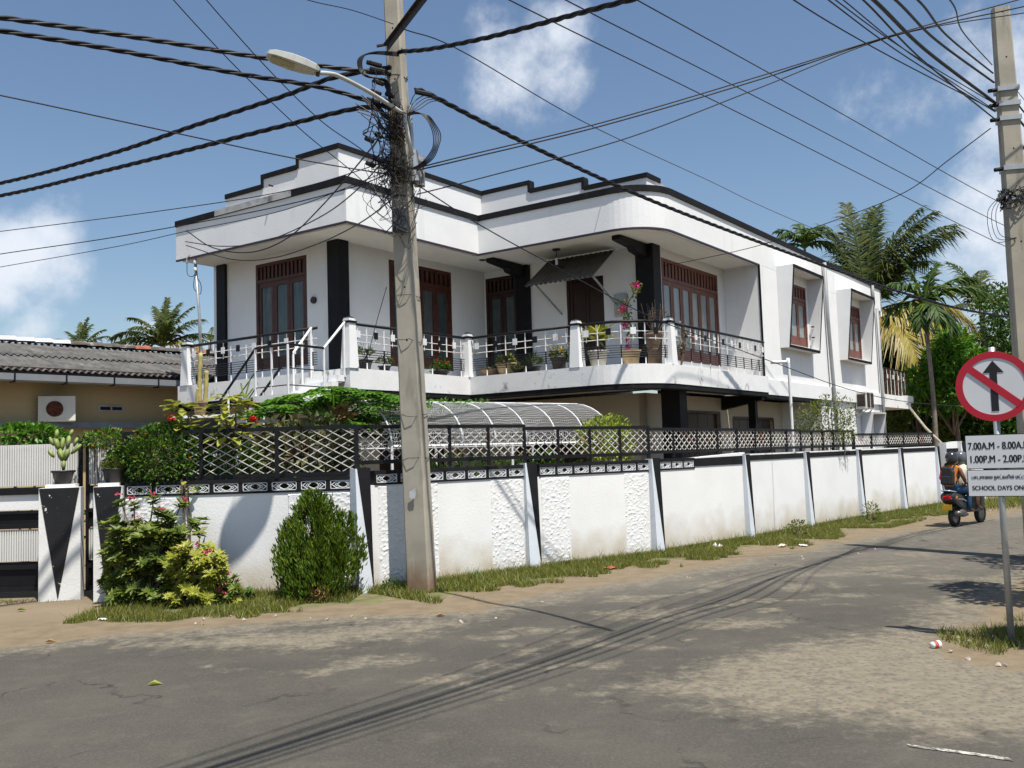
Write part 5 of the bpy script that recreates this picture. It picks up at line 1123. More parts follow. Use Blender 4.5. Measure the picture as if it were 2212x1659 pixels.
# dense planting behind the wall
bush('flowering_hedge', 'dense dark green hedge shrub with tiny orange flowers behind left fence', 'shrub', g0(350, 985, 13.55), at(345, 985, 13.2), (.72, .36, .48), 6500, .065, .036, L_HEDGE2, 1, 10, .35, .3, None, (ORAF, 40, .03))
bush('flowering_hedge', 'low hedge sprig hanging over the ribbed gate sheets with orange tips', 'shrub', g0(228, 950, 13.35), at(226, 948, 13.2), (.36, .16, .13), 600, .06, .033, L_HEDGE2, 2, 4, .3, .2, None, (ORAF, 14, .03))
bush('leafy_shrub', 'dark shrub with pale tips behind middle of left lattice fence', 'shrub', g0(490, 1000, 13.5), at(490, 990, 13.35), (.42, .30, .42), 1800, .075, .04, L_HEDGE2, 3, 6)
bush('broad_leaf_shrub', 'dull olive broad-leaved shrub behind right part of tall lattice fence', 'shrub', g0(650, 985, 14.2), at(650, 985, 14.2), (.85, .35, .5), 900, .17, .10, leafmat('olive_leaves', [(.05, .065, .025), (.11, .13, .05), (.20, .21, .11)], .3), 4, 8)
for i, (x, Y, wd) in enumerate(((700, 14.6, .9), (1000, 16.6, 1.2), (1150, 17.4, 1.0), (500, 14.4, .9), (330, 14.4, .9))):
    bush('filler_shrub', 'low added filler shrub behind the wall ' + ['under the papaya', 'below the arbour middle', 'below the arbour right end', 'behind the yellow croton', 'behind the flowering hedge'][i], 'shrub', g0(x, 1000, Y), Vector((at(x, 1000, Y).x, Y, .95)), (wd, .5, .85), 1500, .11, .06, L_TREE, 40 + i, 6)  # filler shrubs added to darken what shows through the vent blocks
bush('gate_creeper', 'green creeper leaves above the wide ribbed gate', 'shrub', g0(60, 950, 14.2), at(55, 938, 14.2), (.75, .3, .14), 420, .12, .08, L_PAP, 47, 5)
def broad(name, label, base, c, n, L, w, lm, seed, spread, flower=None):
    rg = random.Random(seed); base = Vector(base); c = Vector(c); t = thing(name, label, 'plant', base); h = c - base
    for s in range(3): MB().tube(smooth_path([(0, 0, 0), h * .5 + rv(rg) * .05, h + Vector((rg.uniform(-spread, spread) * .6, 0, .05 * s))], 4), .013, 5).build('stem', BARK, t)
    for k in range(n):
        a = 2.4 * k; z = rg.uniform(-.55, .5) * spread * 1.6; r = spread * rg.uniform(.1, .75) * (1 - .5 * max(0, z / spread)); p = h + Vector((r * math.cos(a), r * math.sin(a), z)); d = Vector((math.cos(a), math.sin(a), rg.uniform(-.35, .4)))
        m = MB(); l = L * rg.uniform(.75, 1.2); x = d.cross(Vector((0, 0, 1))).normalized(); d.normalize(); nn = x.cross(d); ww = w * l / L
        pts = [(0, 0, 0), (.25, .8, .0), (.55, 1, -.02), (.85, .5, -.14), (1, 0, -.24)]; ctr = []
        for q, s_, dz in pts: ctr.append((p + d * l * q + nn * (-.02) * s_ + Vector((0, 0, dz * l)), s_))
        for (cc, s_) in ctr: m.v += [tuple(cc - x * ww / 2 * s_ + Vector((0, 0, .15 * ww * s_))), tuple(cc), tuple(cc + x * ww / 2 * s_ + Vector((0, 0, .15 * ww * s_)))]
        for i in range(4): m.f += [(3 * i, 3 * i + 1, 3 * i + 4, 3 * i + 3), (3 * i + 1, 3 * i + 2, 3 * i + 5, 3 * i + 4)]
        m.build('leaf', lm, t, True)
    if flower:
        fm, p = flower; f = MB(); p = Vector(p) - base
        for k in range(60): f.leaf(p + rv(rg) * .035, rv(rg), rv(rg), .04, .03)
        f.build('flower', fm, t)
    return t
broad('variegated_plant', 'yellow-leaved plant with red flower poking above the hedge', g0(385, 930, 13.6), at(392, 900, 13.25), 60, .20, .10, L_YEL, 5, .27, (REDF, at(370, 903, 13.5)))
broad('variegated_plant', 'tall yellow-green leaved plant rising above tall lattice fence', g0(495, 930, 13.6), at(497, 900, 13.15), 110, .20, .10, L_YEL, 6, .40, (REDF, at(547, 905, 13.5)))
broad('creeper_sprig', 'yellow-green sprig sticking out over the vent blocks', g0(405, 1060, 12.9), at(402, 1052, 12.86), 9, .13, .06, L_YEL, 7, .11)
# papaya
pa = thing('papaya_tree', 'papaya tree with broad lobed leaves spreading beside the concrete pole', 'papaya tree', g0(720, 950, 15.4)); rg = random.Random(8)
MB().tube([(0, 0, 0), (.05, 0, 1.3), (.02, 0, 2.35)], [.09, .075, .05], 8).build('trunk', PALMT, pa, True)
def lobed(m, c, d, L):
    side = d.cross(Vector((0, 0, 1))).normalized()
    for k in range(7):
        a = (k - 3) * .62; e = (d * math.cos(a) + side * math.sin(a)); l = L * (1 - .07 * abs(k - 3)); e = (e + Vector((0, 0, -.18))).normalized()
        m.leaf(c, e, Vector((0, 0, 1)), l, l * .36, .1); x = e.cross(Vector((0, 0, 1))).normalized()
        for q, s in ((.42, 1), (.42, -1), (.68, 1), (.68, -1)): m.leaf(c + e * l * q, (e + x * s * .95).normalized(), Vector((0, 0, 1)), l * .36, l * .17, .1)
tips = [(600, 862), (640, 850), (575, 892), (690, 842), (745, 838), (800, 845), (850, 852), (885, 868), (640, 880), (700, 868), (760, 862), (815, 872), (590, 915), (650, 912), (705, 900), (770, 893), (830, 900), (870, 908), (735, 915), (800, 922), (670, 928), (610, 932), (860, 930), (720, 852), (780, 905)]
tips += [(x + rg.uniform(-25, 25), y + rg.uniform(-14, 14)) for x, y in tips]
for x, y in tips:
    p = on(pa, at(x, y, 15.4 + rg.uniform(-.7, .6))); top = Vector((.02, 0, 2.3)); mb = MB(); d = (p - top); d.z = 0; d = (d.normalized() + rv(rg) * .35); d.z = -.1 * rg.random(); lobed(mb, p, d.normalized(), rg.uniform(.34, .48)); mb.build('leaf', L_PAP, pa)
    MB().tube(smooth_path([top + rv(rg) * .04, top.lerp(p, .5) + Vector((0, 0, .1)), p], 4), .009, 4).build('leaf_stalk', L_PAP, pa)
dl = MB(); [dl.leaf(on(pa, at(740 + rg.uniform(-22, 22), 893 + rg.uniform(-8, 10), 15.0)), rv(rg), rv(rg), .16, .1, .4) for _ in range(26)]; dl.build('dead_leaf', L_DRY, pa)
# vine over the arbour
vm = MB(); rg = random.Random(9); vt = thing('climbing_vine', 'green creeper trailing along the left top of the mesh arbour', 'vine', ar.location, R(40))
for _ in range(900): x = rg.uniform(0, 2.6); t = rg.gauss(.52, .06 + .03 * (2.6 - x)); p = Vector(arch(x, max(.1, min(.9, t)))) + rv(rg) * .04; vm.leaf(p, rv(rg), Vector((0, 0, 1)) + rv(rg) * .4, .075, .045)
vm.build('foliage', L_PAP, vt); MB().tube([arch(.1 * k, .52 + .03 * math.sin(k)) for k in range(28)], .008, 4).build('stem', BARK, vt)
bush('lime_bush', 'bright lime green bush at the right end of the mesh arbour', 'bush', g0(1310, 960, 17.2), at(1308, 950, 17.2), (.52, .35, .48), 950, .10, .055, L_LIME, 11, 8, .3, .6)
bush('thorny_bush', 'sparse thorny green bush leaning over fence before the long facade', 'bush', g0(1790, 940, 22.2), at(1785, 912, 22.2), (.72, .5, .62), 2300, .07, .032, L_BUSH, 12, 16, .25, .3, None, None, mat('pale_bark', (.34, .30, .24), .9, .2, 9), .5)
bush('wall_weed', 'leafy weed growing at wall foot below third far pilaster', 'weed', gr(1725, 1160), gr(1722, 1158) + Vector((0, 0, .14)), (.22, .18, .17), 240, .06, .03, L_BUSH, 13, 5)
bush('wall_weed', 'tall green weed at wall foot towards the scooter', 'weed', gr(1885, 1128), gr(1885, 1128) + Vector((0, 0, .2)), (.2, .2, .25), 260, .07, .03, L_BUSH, 14, 6)
bush('wall_weed', 'small weed beside the thuja at the first pilaster foot', 'weed', gr(762, 1283), gr(762, 1283) + Vector((0, 0, .13)), (.12, .1, .16), 150, .05, .025, L_BUSH, 15, 5)
bush('wall_weed', 'dark weed clump at wall foot left of concrete pole', 'weed', gr(850, 1278), gr(850, 1278) + Vector((0, 0, .05)), (.16, .12, .1), 180, .05, .025, L_HEDGE, 16, 4)
# thuja in front of the wall
th = thing('thuja_bush', 'egg-shaped dark green thuja bush in front of the white wall', 'thuja', (-2.56, 12.42, 0)); rg = random.Random(17); m = MB()
sprays = []
for (cx, cy, zb, zt, rr_, nn) in [(-.04, .0, .12, 1.22, .45, 240), (.36, .02, .28, .93, .23, 70), (-.36, .02, .18, .86, .24, 70), (.05, -.3, .02, .62, .25, 70), (-.2, -.22, .05, .74, .26, 60), (.24, -.18, .1, .8, .24, 60), (.1, .1, .5, 1.12, .26, 50), (-.16, .05, .4, 1.02, .28, 50)]:
    for _ in range(nn):
        a = rg.uniform(0, 6.283); u = rg.random(); r = rr_ * (min(1, .55 + 1.6 * u) if u < .3 else ((1 - u) / .7) ** .62 * .97 + .03) * rg.uniform(.45, 1.0); sprays.append((Vector((cx + r * math.cos(a), cy + r * .85 * math.sin(a), zb + (zt - zb) * u)), a))
for c, a in sprays:
    for _ in range(20):
        u = rg.random(); p = c + Vector((math.cos(a) * .03, math.sin(a) * .03, .22 * u - .06)) + rv(rg) * .05 * (1.2 - u); d = Vector((math.cos(a) * .35, math.sin(a) * .35, 1)) + rv(rg) * .45; m.leaf(p, d, (math.cos(a + 1.2), math.sin(a + 1.2), 0), rg.uniform(.05, .10), .021, .1)
m.build('foliage', L_THU, th)
for k in range(5): MB().tube(smooth_path([(.02 * k, 0, 0), (rg.uniform(-.1, .1), -.1, .4), (rg.uniform(-.2, .2), -.12, .85)], 4), .016, 5).build('stem', BARK, th)
dm = MB(); [dm.leaf(Vector((rg.uniform(0, .2), -.42, rg.uniform(.05, .18))) + rv(rg) * .06, rv(rg), rv(rg), .08, .02) for _ in range(60)]; dm.build('dead_sprays', L_DRY, th)
# desert rose bushes
def rosette(m, c, d, n, L, w, rg):
    d = Vector(d).normalized(); x = d.cross(Vector((.3, .2, .9))).normalized(); y = x.cross(d)
    for k in range(n): a = 2.4 * k; e = d * rg.uniform(.1, .8) + (x * math.cos(a) + y * math.sin(a)); m.leaf(c, e, d, L * rg.uniform(.7, 1.15), w, .12)
def adenium(label, base, ends, lm, seed, L=.10, fl=14, n=13, fm=ROSEF, br=True):
    rg = random.Random(seed); t = thing('desert_rose', label, 'shrub', base); m = MB(); f = MB(); base = Vector(base)
    for i, e in enumerate(ends):
        e = Vector(e) - base; d = (e * .7 + Vector((0, -.25, .5)) + rv(rg) * .35); rosette(m, e, d, n, L, L * .42, rg); rosette(m, e - d.normalized() * .06, d, n - 4, L, L * .42, rg)
        if br and i < 60: MB().tube(smooth_path([Vector((rg.uniform(-.06, .06), rg.uniform(-.05, .05), 0)), e * .45 + rv(rg) * .07, e], 4), [.022, .02, .018, .016, .015, .014, .012, .01, .008], 5).build('branch', BARK, t)
        if i < fl:
            for j in range(2):
                q = e + d.normalized() * .07 + rv(rg) * .05
                for k in range(5): f.leaf(q, rv(rg) + Vector((0, -.5, .3)), rv(rg), .045, .034)
    m.build('foliage', lm, t)
    if fl: stuff(f.build('flowers', fm, t))
    return t
rg = random.Random(19)
e1 = [at(x, y, 12.35 + rg.uniform(-.25, .3)) for x, y in [(262, 1085), (290, 1092), (332, 1078), (392, 1088), (352, 1108), (300, 1130), (245, 1130), (270, 1148), (320, 1150), (370, 1120), (395, 1148), (250, 1175), (285, 1185), (330, 1180), (360, 1172), (240, 1215), (270, 1230), (300, 1215), (335, 1222), (250, 1262), (285, 1270), (320, 1262), (262, 1290), (300, 1298), (345, 1290), (240, 1195), (345, 1200), (310, 1240), (270, 1205), (375, 1190), (355, 1245), (238, 1240), (420, 1130), (345, 1140)]]
e1 += [p + Vector((rg.uniform(-.13, .13), rg.uniform(-.2, .2), rg.uniform(-.12, .08))) for p in e1[4:] for _ in range(2)]; e1 = [p for p in e1 if p.z > .08]
e1 += [at(rg.uniform(234, 395), rg.uniform(1135, 1300), 12.35 + rg.uniform(-.35, .3)) for _ in range(170)]; e1 = [p for p in e1 if p.z > .07]
adenium('tall desert rose bush with pink flowers hiding the narrow gate pillar', (-4.75, 12.35, 0), e1, L_ADE, 3, .125, 6, 15)
e2 = [at(x, y, 12.15 + rg.uniform(-.25, .25)) for x, y in [(392, 1190), (425, 1195), (450, 1205), (470, 1215), (380, 1215), (410, 1222), (440, 1230), (470, 1240), (390, 1245), (420, 1250), (450, 1258), (480, 1228), (400, 1272), (430, 1280), (370, 1232), (372, 1262), (460, 1282), (490, 1270), (470, 1265), (440, 1272), (495, 1290), (455, 1182), (405, 1178), (390, 1200), (430, 1212), (460, 1230), (415, 1238)]]
e2 += [p + Vector((rg.uniform(-.12, .12), rg.uniform(-.2, .2), rg.uniform(-.1, .08))) for p in e2 for _ in range(2)]; e2 = [p for p in e2 if p.z > .06]
e2 += [at(rg.uniform(365, 478), rg.uniform(1195, 1300), 12.15 + rg.uniform(-.3, .25)) for _ in range(110)]; e2 = [p for p in e2 if p.z > .06]
adenium('rounded yellow-green desert rose bush dotted with red flowers beside the wall', (-4.2, 12.2, 0), e2, L_ADY, 4, .10, 12, 16)
e3 = [at(x, y, 12.1 + rg.uniform(-.15, .15)) for x, y in [(488, 1262), (505, 1250), (500, 1285), (478, 1290), (460, 1300), (440, 1300), (515, 1275), (490, 1305), (415, 1300), (385, 1300)]]
e3 += [at(rg.uniform(400, 512), rg.uniform(1262, 1306), 12.1 + rg.uniform(-.2, .2)) for _ in range(30)]; e3 = [p for p in e3 if p.z > .05]
adenium('low green desert rose with red blooms right of the yellow bush', (-3.6, 12.1, 0), e3, L_ADE, 5, .10, 7, 16)
adenium('tiny desert rose seedling standing alone before the wall', (-3.32, 12.3, 0), [at(538, 1275, 12.3), at(545, 1285, 12.3), at(530, 1288, 12.3)], L_HEDGE, 6, .07, 0, 12)
# cactus on the gate pillar and other potted plants
def pot(name, label, pos, r, h, m, plant='plant', cat='potted plant'):
    t = thing(name, label, cat, pos); MB().lathe([(r * .68, 0), (r * .95, h * .85), (r * 1.08, h * .86), (r * 1.08, h), (r * .92, h), (r * .9, h * .9)], 16).build('pot', m, t, True); MB().tube([(0, 0, h * .86), (0, 0, h * .9)], r * .88, 14).build('soil', SOIL, t); return t
def leafy(t, h, rad, n, L, w, lm, seed, z0=.0, fl=None):
    rg = random.Random(seed); m = MB()
    for _ in range(n): d = rv(rg); p = Vector((d.x * rad * .8, d.y * rad * .8, h + z0 + abs(d.z) * rad * 1.1 * rg.random())); m.leaf(p, d + Vector((0, 0, .5)), rv(rg), L * rg.uniform(.7, 1.2), w)
    m.build('foliage', lm, t)
    for k in range(4): MB().tube([(0, 0, h * .9), (rg.uniform(-1, 1) * rad * .5, rg.uniform(-1, 1) * rad * .5, h + z0 + rad * .6)], .006, 4).build('stem', BARK, t)
    if fl:
        fm, n2, s = fl; f = MB()
        for _ in range(n2):
            q = Vector((rg.uniform(-1, 1) * rad, rg.uniform(-1, 1) * rad, h + z0 + rad * rg.uniform(.3, 1.1)))
            for k in range(6): f.leaf(q, rv(rg), rv(rg), s, s * .7)
        stuff(f.build('flowers', fm, t))
    return t
ct = pot('potted_cactus', 'prickly pear cactus in black pot on the wide gate pillar', Vector((-6.14, 13.1, 1.545)), .145, .185, POTB)
rg = random.Random(23)
def pad(c, d, L, w, par, face=(0, -1, 0)):
    m = MB(); d = Vector(d).normalized(); f = Vector(face); x = d.cross(f).normalized(); n = 12
    ring_ = [Vector(c) + d * (L / 2 - L / 2 * math.cos(2 * math.pi * k / n)) + x * w / 2 * math.sin(2 * math.pi * k / n) * (.75 + .35 * (.5 - .5 * math.cos(2 * math.pi * k / n))) for k in range(n)]
    cen = Vector(c) + d * L / 2; m.v = [tuple(cen - f * -.02)] + [tuple(q) for q in ring_] + [tuple(cen - f * .02)]
    for k in range(n): m.f += [(0, 1 + k, 1 + (k + 1) % n), (n + 1, 1 + (k + 1) % n, 1 + k)]
    m.build('pad', L_CACT, par, True)
for c, d, L, w in [((0, 0, .17), (.05, 0, 1), .16, .07), ((0, 0, .30), (-.35, 0, 1), .2, .1), ((.02, 0, .3), (.3, -.1, 1), .2, .09), ((-.06, 0, .45), (-.3, 0, 1), .2, .09), ((.06, -.02, .46), (.15, 0, 1), .2, .08), ((.1, 0, .40), (.9, 0, .8), .2, .07), ((-.1, 0, .60), (.1, 0, 1), .15, .07), ((.08, 0, .62), (.4, 0, 1), .13, .06), ((-.04, .02, .42), (.1, .1, 1), .22, .08), ((-.13, 0, .52), (-.5, 0, 1), .14, .06), ((.14, 0, .5), (.4, 0, .9), .14, .06), ((-.12, 0, .36), (-.6, 0, .8), .14, .07)]: pad(c, d, L, w, ct)
leafy(pot('potted_shrub', 'black pot with bushy sprigs on the narrow gate pillar', Vector((-5.4, 12.98, 1.545)), .15, .19, POTB), .19, .16, 160, .06, .025, L_BUSH, 24)
cc = pot('potted_cactus', 'tall yellowish column cactus in ribbed brown pot on stair edge', hw(-1.75, 3.4, 2.62) if False else at(432, 897, 17.6), .13, .24, mat('brown_pot', (.20, .11, .08), .7, .2, 9))
for dx, h in ((0, .95), (.09, .62), (-.03, .3)): MB().tube(smooth_path([(dx, 0, .2), (dx * 1.3, 0, .2 + h * .5), (dx * 1.2 + .02, 0, .2 + h)], 6), [.035 + .012 * (k % 2) for k in range(13)], 7).build('stem', mat('yellow_cactus', (.40, .34, .12), .7, .25, 9) if 'yellow_cactus' not in MATS else MATS['yellow_cactus'], cc, True)
MB().box(-.5, .9, -.14, .14, -.05, -.003).build('shelf', WHITE, cc)
pc = pot('potted_cactus', 'small branched cactus in blue and brown pot beside the stairs', at(528, 885, 17.2), .11, .2, mat('blue_band_pot', (.10, .24, .36), .6, .2, 5, c2=(.22, .13, .09), thr=.5))
for d in ((.1, .35), (-.06, .3), (.16, .2)): MB().tube([(0, 0, .18), (d[0] * .6, 0, .18 + d[1] * .6), (d[0], 0, .18 + d[1])], .016, 5).build('stem', L_CACT, pc)
leafy(pot('potted_plant', 'wispy plant in black pot beside the corner railing post', hw(.55, .12, 3.47), .15, .2, POTB), .2, .17, 150, .10, .016, L_BUSH, 31, .12)
leafy(pot('potted_plant', 'small round-leaved plant in black pot, second from corner post', hw(1.12, .14, 3.47), .13, .12, POTB), .12, .15, 90, .10, .03, L_BUSH, 32, .06)
leafy(pot('potted_plant', 'red-flowered plant in low black trough on front balcony', hw(2.85, .14, 3.47), .22, .12, POTB), .12, .2, 130, .11, .045, L_PAP, 33, .04, (REDF, 9, .035))
leafy(pot('potted_plant', 'wide terracotta bowl with one small sprout on balcony', hw(3.9, -.42, 3.47), .24, .17, POTT), .17, .05, 12, .08, .05, L_BUSH, 34)
leafy(pot('potted_plant', 'bulbous tan terracotta pot with trailing leaves on balcony', hw(3.88, -.86, 3.47), .22, .26, mat('tan_pot', (.42, .31, .18), .85, .2, 8, .2, 40)), .26, .2, 110, .09, .06, L_BUSH, 35, .0)
leafy(pot('potted_plant', 'low black pot with short grassy leaves on balcony', hw(3.86, -1.2, 3.47), .14, .1, POTB), .1, .13, 110, .09, .015, L_BUSH, 36)
leafy(pot('potted_plant', 'black pot with tall spiky leaves on side balcony', hw(3.9, -1.55, 3.47), .19, .13, POTB), .13, .17, 170, .16, .016, L_ARE, 37, .06)
leafy(pot('potted_plant', 'yellow-flowered plant in dark cup-shaped pot on balcony', hw(3.9, -2.2, 3.47), .17, .27, mat('mossy_pot', (.06, .055, .045), .9, .2, 8)), .27, .2, 150, .08, .035, L_BUSH, 38, .02, (YELF, 9, .045))
leafy(pot('potted_plant', 'airy fern-like plant by the fourth railing post', hw(3.95, -2.62, 3.47), .12, .12, POTB), .12, .18, 120, .08, .02, L_BUSH, 39, .05)
fp = pot('potted_palm', 'spiky fan plant in cement tub behind the curved railing', hw(4.15, -3.0, 3.47), .21, .36, POTC); rg = random.Random(40); m = MB()
for _ in range(110): a = rg.uniform(0, 6.28); d = Vector((math.cos(a), math.sin(a), rg.uniform(-.2, 1.2))); m.leaf((0, 0, .55 + rg.uniform(0, .2)), d, Vector((0, 0, 1)), rg.uniform(.3, .48), .045)
m.build('foliage', L_ADY, fp); MB().tube([(0, 0, .3), (0, 0, .66)], .045, 8).build('stem', BARK, fp)
bg_ = pot('potted_bougainvillea', 'tall bougainvillea with magenta blooms in tan pot by curved railing', hw(4.42, -3.62, 3.47), .2, .34, MATS['tan_pot']); rg = random.Random(41); m = MB(); f = MB()
stem_ = smooth_path([(0, 0, .3), (.02, 0, .8), (-.05, .02, 1.2), (.1, -.12, 1.5), (.14, -.3, 1.62)], 6)
MB().tube(stem_, .011, 5).build('stem', BARK, bg_); st2 = smooth_path([(-.02, 0, .9), (-.1, .25, 1.2), (-.12, .5, 1.42)], 5); MB().tube(st2, .008, 5).build('stem', BARK, bg_)
for _ in range(190): q = rg.choice(stem_[4:] + st2); m.leaf(q + rv(rg) * .09, rv(rg), rv(rg), .07, .045)
for c in [(.12, -.3, 1.64), (.13, -.42, 1.6), (-.1, .1, 1.22), (-.12, .2, 1.2), (-.06, .02, 1.25), (-.06, .24, .92), (-.08, .18, .88), (-.02, .25, .42), (-.02, .18, .44), (-.02, .2, .58)]:
    for _ in range(26): f.leaf(Vector(c) + rv(rg) * .05, rv(rg), rv(rg), .05, .04)
m.build('foliage', L_BUSH, bg_); stuff(f.build('flowers', PINKF, bg_))
am = thing('stacked_planter', 'tall brown stacked clay planter with twiggy shrub behind curved railing', 'potted plant', hw(5.0, -3.92, 3.47))
MB().lathe([(.16, 0), (.2, .1), (.18, .3), (.22, .34), (.2, .36), (.2, .4), (.26, .66), (.27, .7), (.22, .7)], 16).build('pot', mat('umber_pot', (.22, .15, .10), .85, .2, 8, .2, 40), am, True); rg = random.Random(43); m = MB()
for k in range(14): d = rv(rg) * .25; MB().tube([(0, 0, .65), (d.x, d.y, .95), (d.x * 1.4, d.y * 1.4, 1.2 + .2 * rg.random())], .006, 4).build('twig', BARK, am); [m.leaf(Vector((d.x * 1.3, d.y * 1.3, 1.1)) + rv(rg) * .13, rv(rg), rv(rg), .05, .02) for _ in range(7)]
m.build('foliage', leafmat('purple_leaves', [(.05, .04, .03), (.11, .06, .05)], .2), am)
bush('trailing_flower', 'pale blossoming creeper on railing right of the last post', 'flower', hw(5.2, -4.35, 3.47), hw(5.2, -4.38, 4.1), (.2, .1, .4), 60, .06, .03, L_BUSH, 44, 4, .2, .2, None, (leafmat('cream_petals', [(.6, .5, .42), (.7, .62, .5)], .3), 16, .045), BARK, .4, 3.47)

# ================================================================ palms
def frond(mb, L, th0, droop, rg, nl=34, w=.045, ll=.75, drop=.55, stiff=.0):
    """rachis starts along +x at elevation th0 and bends down; returns points; leaflets go into mb"""
    pts = []; p = Vector((0, 0, 0)); th = th0; n = 14
    for i in range(n + 1): pts.append(p.copy()); p = p + Vector((math.cos(th), 0, math.sin(th))) * L / n; th -= droop / n * (.4 + 1.2 * i / n)
    for k in range(nl):
        s = .12 + .88 * (k + .5) / nl; f_ = s * n; i = min(n - 1, int(f_)); c = pts[i].lerp(pts[i + 1], f_ - i); t = (pts[i + 1] - pts[i]).normalized(); up = Vector((0, 1, 0)).cross(t) * -1
        l = ll * (.35 + .65 * math.sin(math.pi * min(1, .18 + s * .80))) * rg.uniform(.6, 1.15)
        for sd in (-1, 1):
            d = (t * (.55 + .5 * s + rg.uniform(-.2, .25)) + Vector((0, sd, 0)) * .85 + up * rg.uniform(-.25, .35)).normalized(); q = c + d * l * .5; e = c + d * l * (.95) - Vector((0, 0, l * drop * rg.uniform(.7, 1.2)))
            x = d.cross(up).normalized() * w / 2; mb.add([c - x * .5, c + x * .5, q + x - Vector((0, 0, l * drop * .22)), q - x - Vector((0, 0, l * drop * .22)), e], [(0, 1, 2, 3), (3, 2, 4)])
    return pts
def palm(name, label, base, crown, fr, lm, seed, tr=.14, w=.05, nl=34, ll=.75, ymat=None, sag=.55, cat='palm tree'):
    rg = random.Random(seed); base = Vector(base); crown = Vector(crown); t = thing(name, label, cat, base); h = crown - base
    MB().tube(smooth_path([(0, 0, 0), h * .5 + Vector((.1, .05, 0)), h], 6), [tr * (1.15 - .35 * k / 12) for k in range(13)], 8).build('trunk', PALMT, t, True)
    for (az, el, L, dr, kind) in fr:
        mb = MB(); pts = frond(mb, L, R(el), R(dr), rg, nl, w, ll * L / 3.5, sag); M_ = Matrix.Translation(h) @ Matrix.Rotation(R(az), 4, 'Z')
        for i, v in enumerate(mb.v): mb.v[i] = tuple(M_ @ Vector(v))
        o = mb.build('frond', ymat if (kind and ymat) else lm, t); MB().tube([M_ @ p for p in pts], [.03 * (1 - .8 * i / 14) * (w / .05) for i in range(15)], 4).build('rachis', L_COCY if kind else lm, o)
    return t
cp = at(1872, 680, 41)
palm('coconut_palm', 'large coconut palm with sweeping fronds behind right end of house', (cp.x + .3, 41.2, 0), cp, [(95, 84, 5.40, 25, 0), (60, 78, 5.52, 35, 0), (20, 70, 5.52, 55, 0), (-15, 62, 5.28, 60, 0), (130, 66, 3.80, 50, 0), (160, 60, 3.37, 60, 0), (185, 40, 2.94, 95, 0), (-40, 66, 5.16, 70, 0), (30, 52, 5.28, 60, 0), (200, 20, 2.59, 100, 0), (-30, 20, 4.80, 100, 1), (-60, -5, 5.04, 90, 1), (-80, -10, 5.04, 85, 1), (-15, 5, 5.28, 95, 1),  (75, 60, 5.16, 50, 0), (210, 62, 3.37, 60, 0), (45, 82, 5.28, 30, 0), (0, 76, 5.40, 45, 0), (110, 74, 5.28, 40, 0), (-25, 74, 5.16, 55, 0), (140, 80, 3.80, 30, 0), (15, 58, 5.28, 55, 0), (-45, 10, 4.56, 100, 1), ], L_COC, 51, .19, .078, 92, 1.2, L_COCY, .58)
cp = at(1738, 535, 41); palm('areca_palm', 'small areca palm top peeking above the long roof edge', (cp.x, 41.2, 0), cp, [(90, 75, 1.62, 60, 0), (30, 70, 1.69, 90, 0), (150, 68, 1.69, 95, 0), (-20, 60, 1.62, 130, 0), (200, 60, 1.62, 130, 0), (-90, 60, 1.49, 110, 0), (0, 35, 1.49, 120, 0), (180, 30, 1.35, 120, 0)], L_ARE, 52, .07, .11, 24, 1.7)
cp = at(1996, 662, 35.5); palm('areca_palm', 'slender areca palm with upright fan fronds right of coconut palm', (cp.x + .1, 35.5, 0), cp, [(150, 80, 1.95, 25, 0), (20, 76, 1.82, 30, 0), (-10, 55, 2.21, 80, 0), (-25, 38, 2.34, 90, 0), (195, 60, 1.95, 100, 0), (180, 20, 1.82, 120, 0), (-90, 10, 1.69, 120, 0), (-60, -10, 1.69, 100, 0), (-120, 0, 1.56, 110, 0)], L_ARE, 53, .09, .12, 26, 1.6)
cp = at(2120, 668, 46); palm('coconut_palm', 'distant coconut palm between areca palm and right pole', (cp.x, 46, 0), cp, [(120, 75, 3.2, 50, 0), (60, 70, 3.0, 60, 0), (10, 50, 3.0, 80, 0), (-20, 35, 3.2, 90, 0), (170, 55, 3.0, 90, 0), (-60, 20, 3.0, 95, 0), (200, 20, 2.8, 100, 0), (90, 60, 3.0, 60, 0)], L_COC, 54, .16, .10, 50, 1.2)
cp = at(352, 748, 58); palm('coconut_palm', 'bushy coconut palm above neighbour roof near the service mast', (cp.x, 58, 0), cp, [(90, 84, 3.2, 25, 0), (60, 78, 3.2, 40, 0), (20, 70, 3.1, 45, 0), (130, 76, 3.1, 45, 0), (165, 62, 3.3, 70, 0), (170, 40, 3.8, 85, 0), (180, 20, 4.4, 75, 0), (-10, 50, 3.2, 60, 0), (5, 30, 3.4, 60, 0), (-60, 60, 2.8, 90, 0), (-120, 50, 2.8, 90, 0), (215, 30, 3.0, 90, 0), (-10, 15, 3.4, 90, 1), (75, 70, 3.0, 40, 0), (110, 66, 3.0, 55, 0)], L_COC, 55, .18, .11, 52, 1.0, L_COCY)
cp = at(172, 760, 52); palm('coconut_palm', 'dark small coconut palm above neighbour roof at far left', (cp.x, 52, 0), cp, [(110, 80, 1.9, 40, 0), (70, 76, 1.9, 45, 0), (35, 62, 1.9, 50, 0), (150, 66, 1.8, 60, 0), (175, 50, 1.9, 80, 0), (10, 50, 1.8, 60, 0), (-60, 50, 1.6, 90, 0), (-120, 50, 1.6, 90, 0), (190, 30, 1.6, 90, 0), (60, 82, 2.0, 20, 0)], L_COC, 56, .16, .09, 44, 1.0)
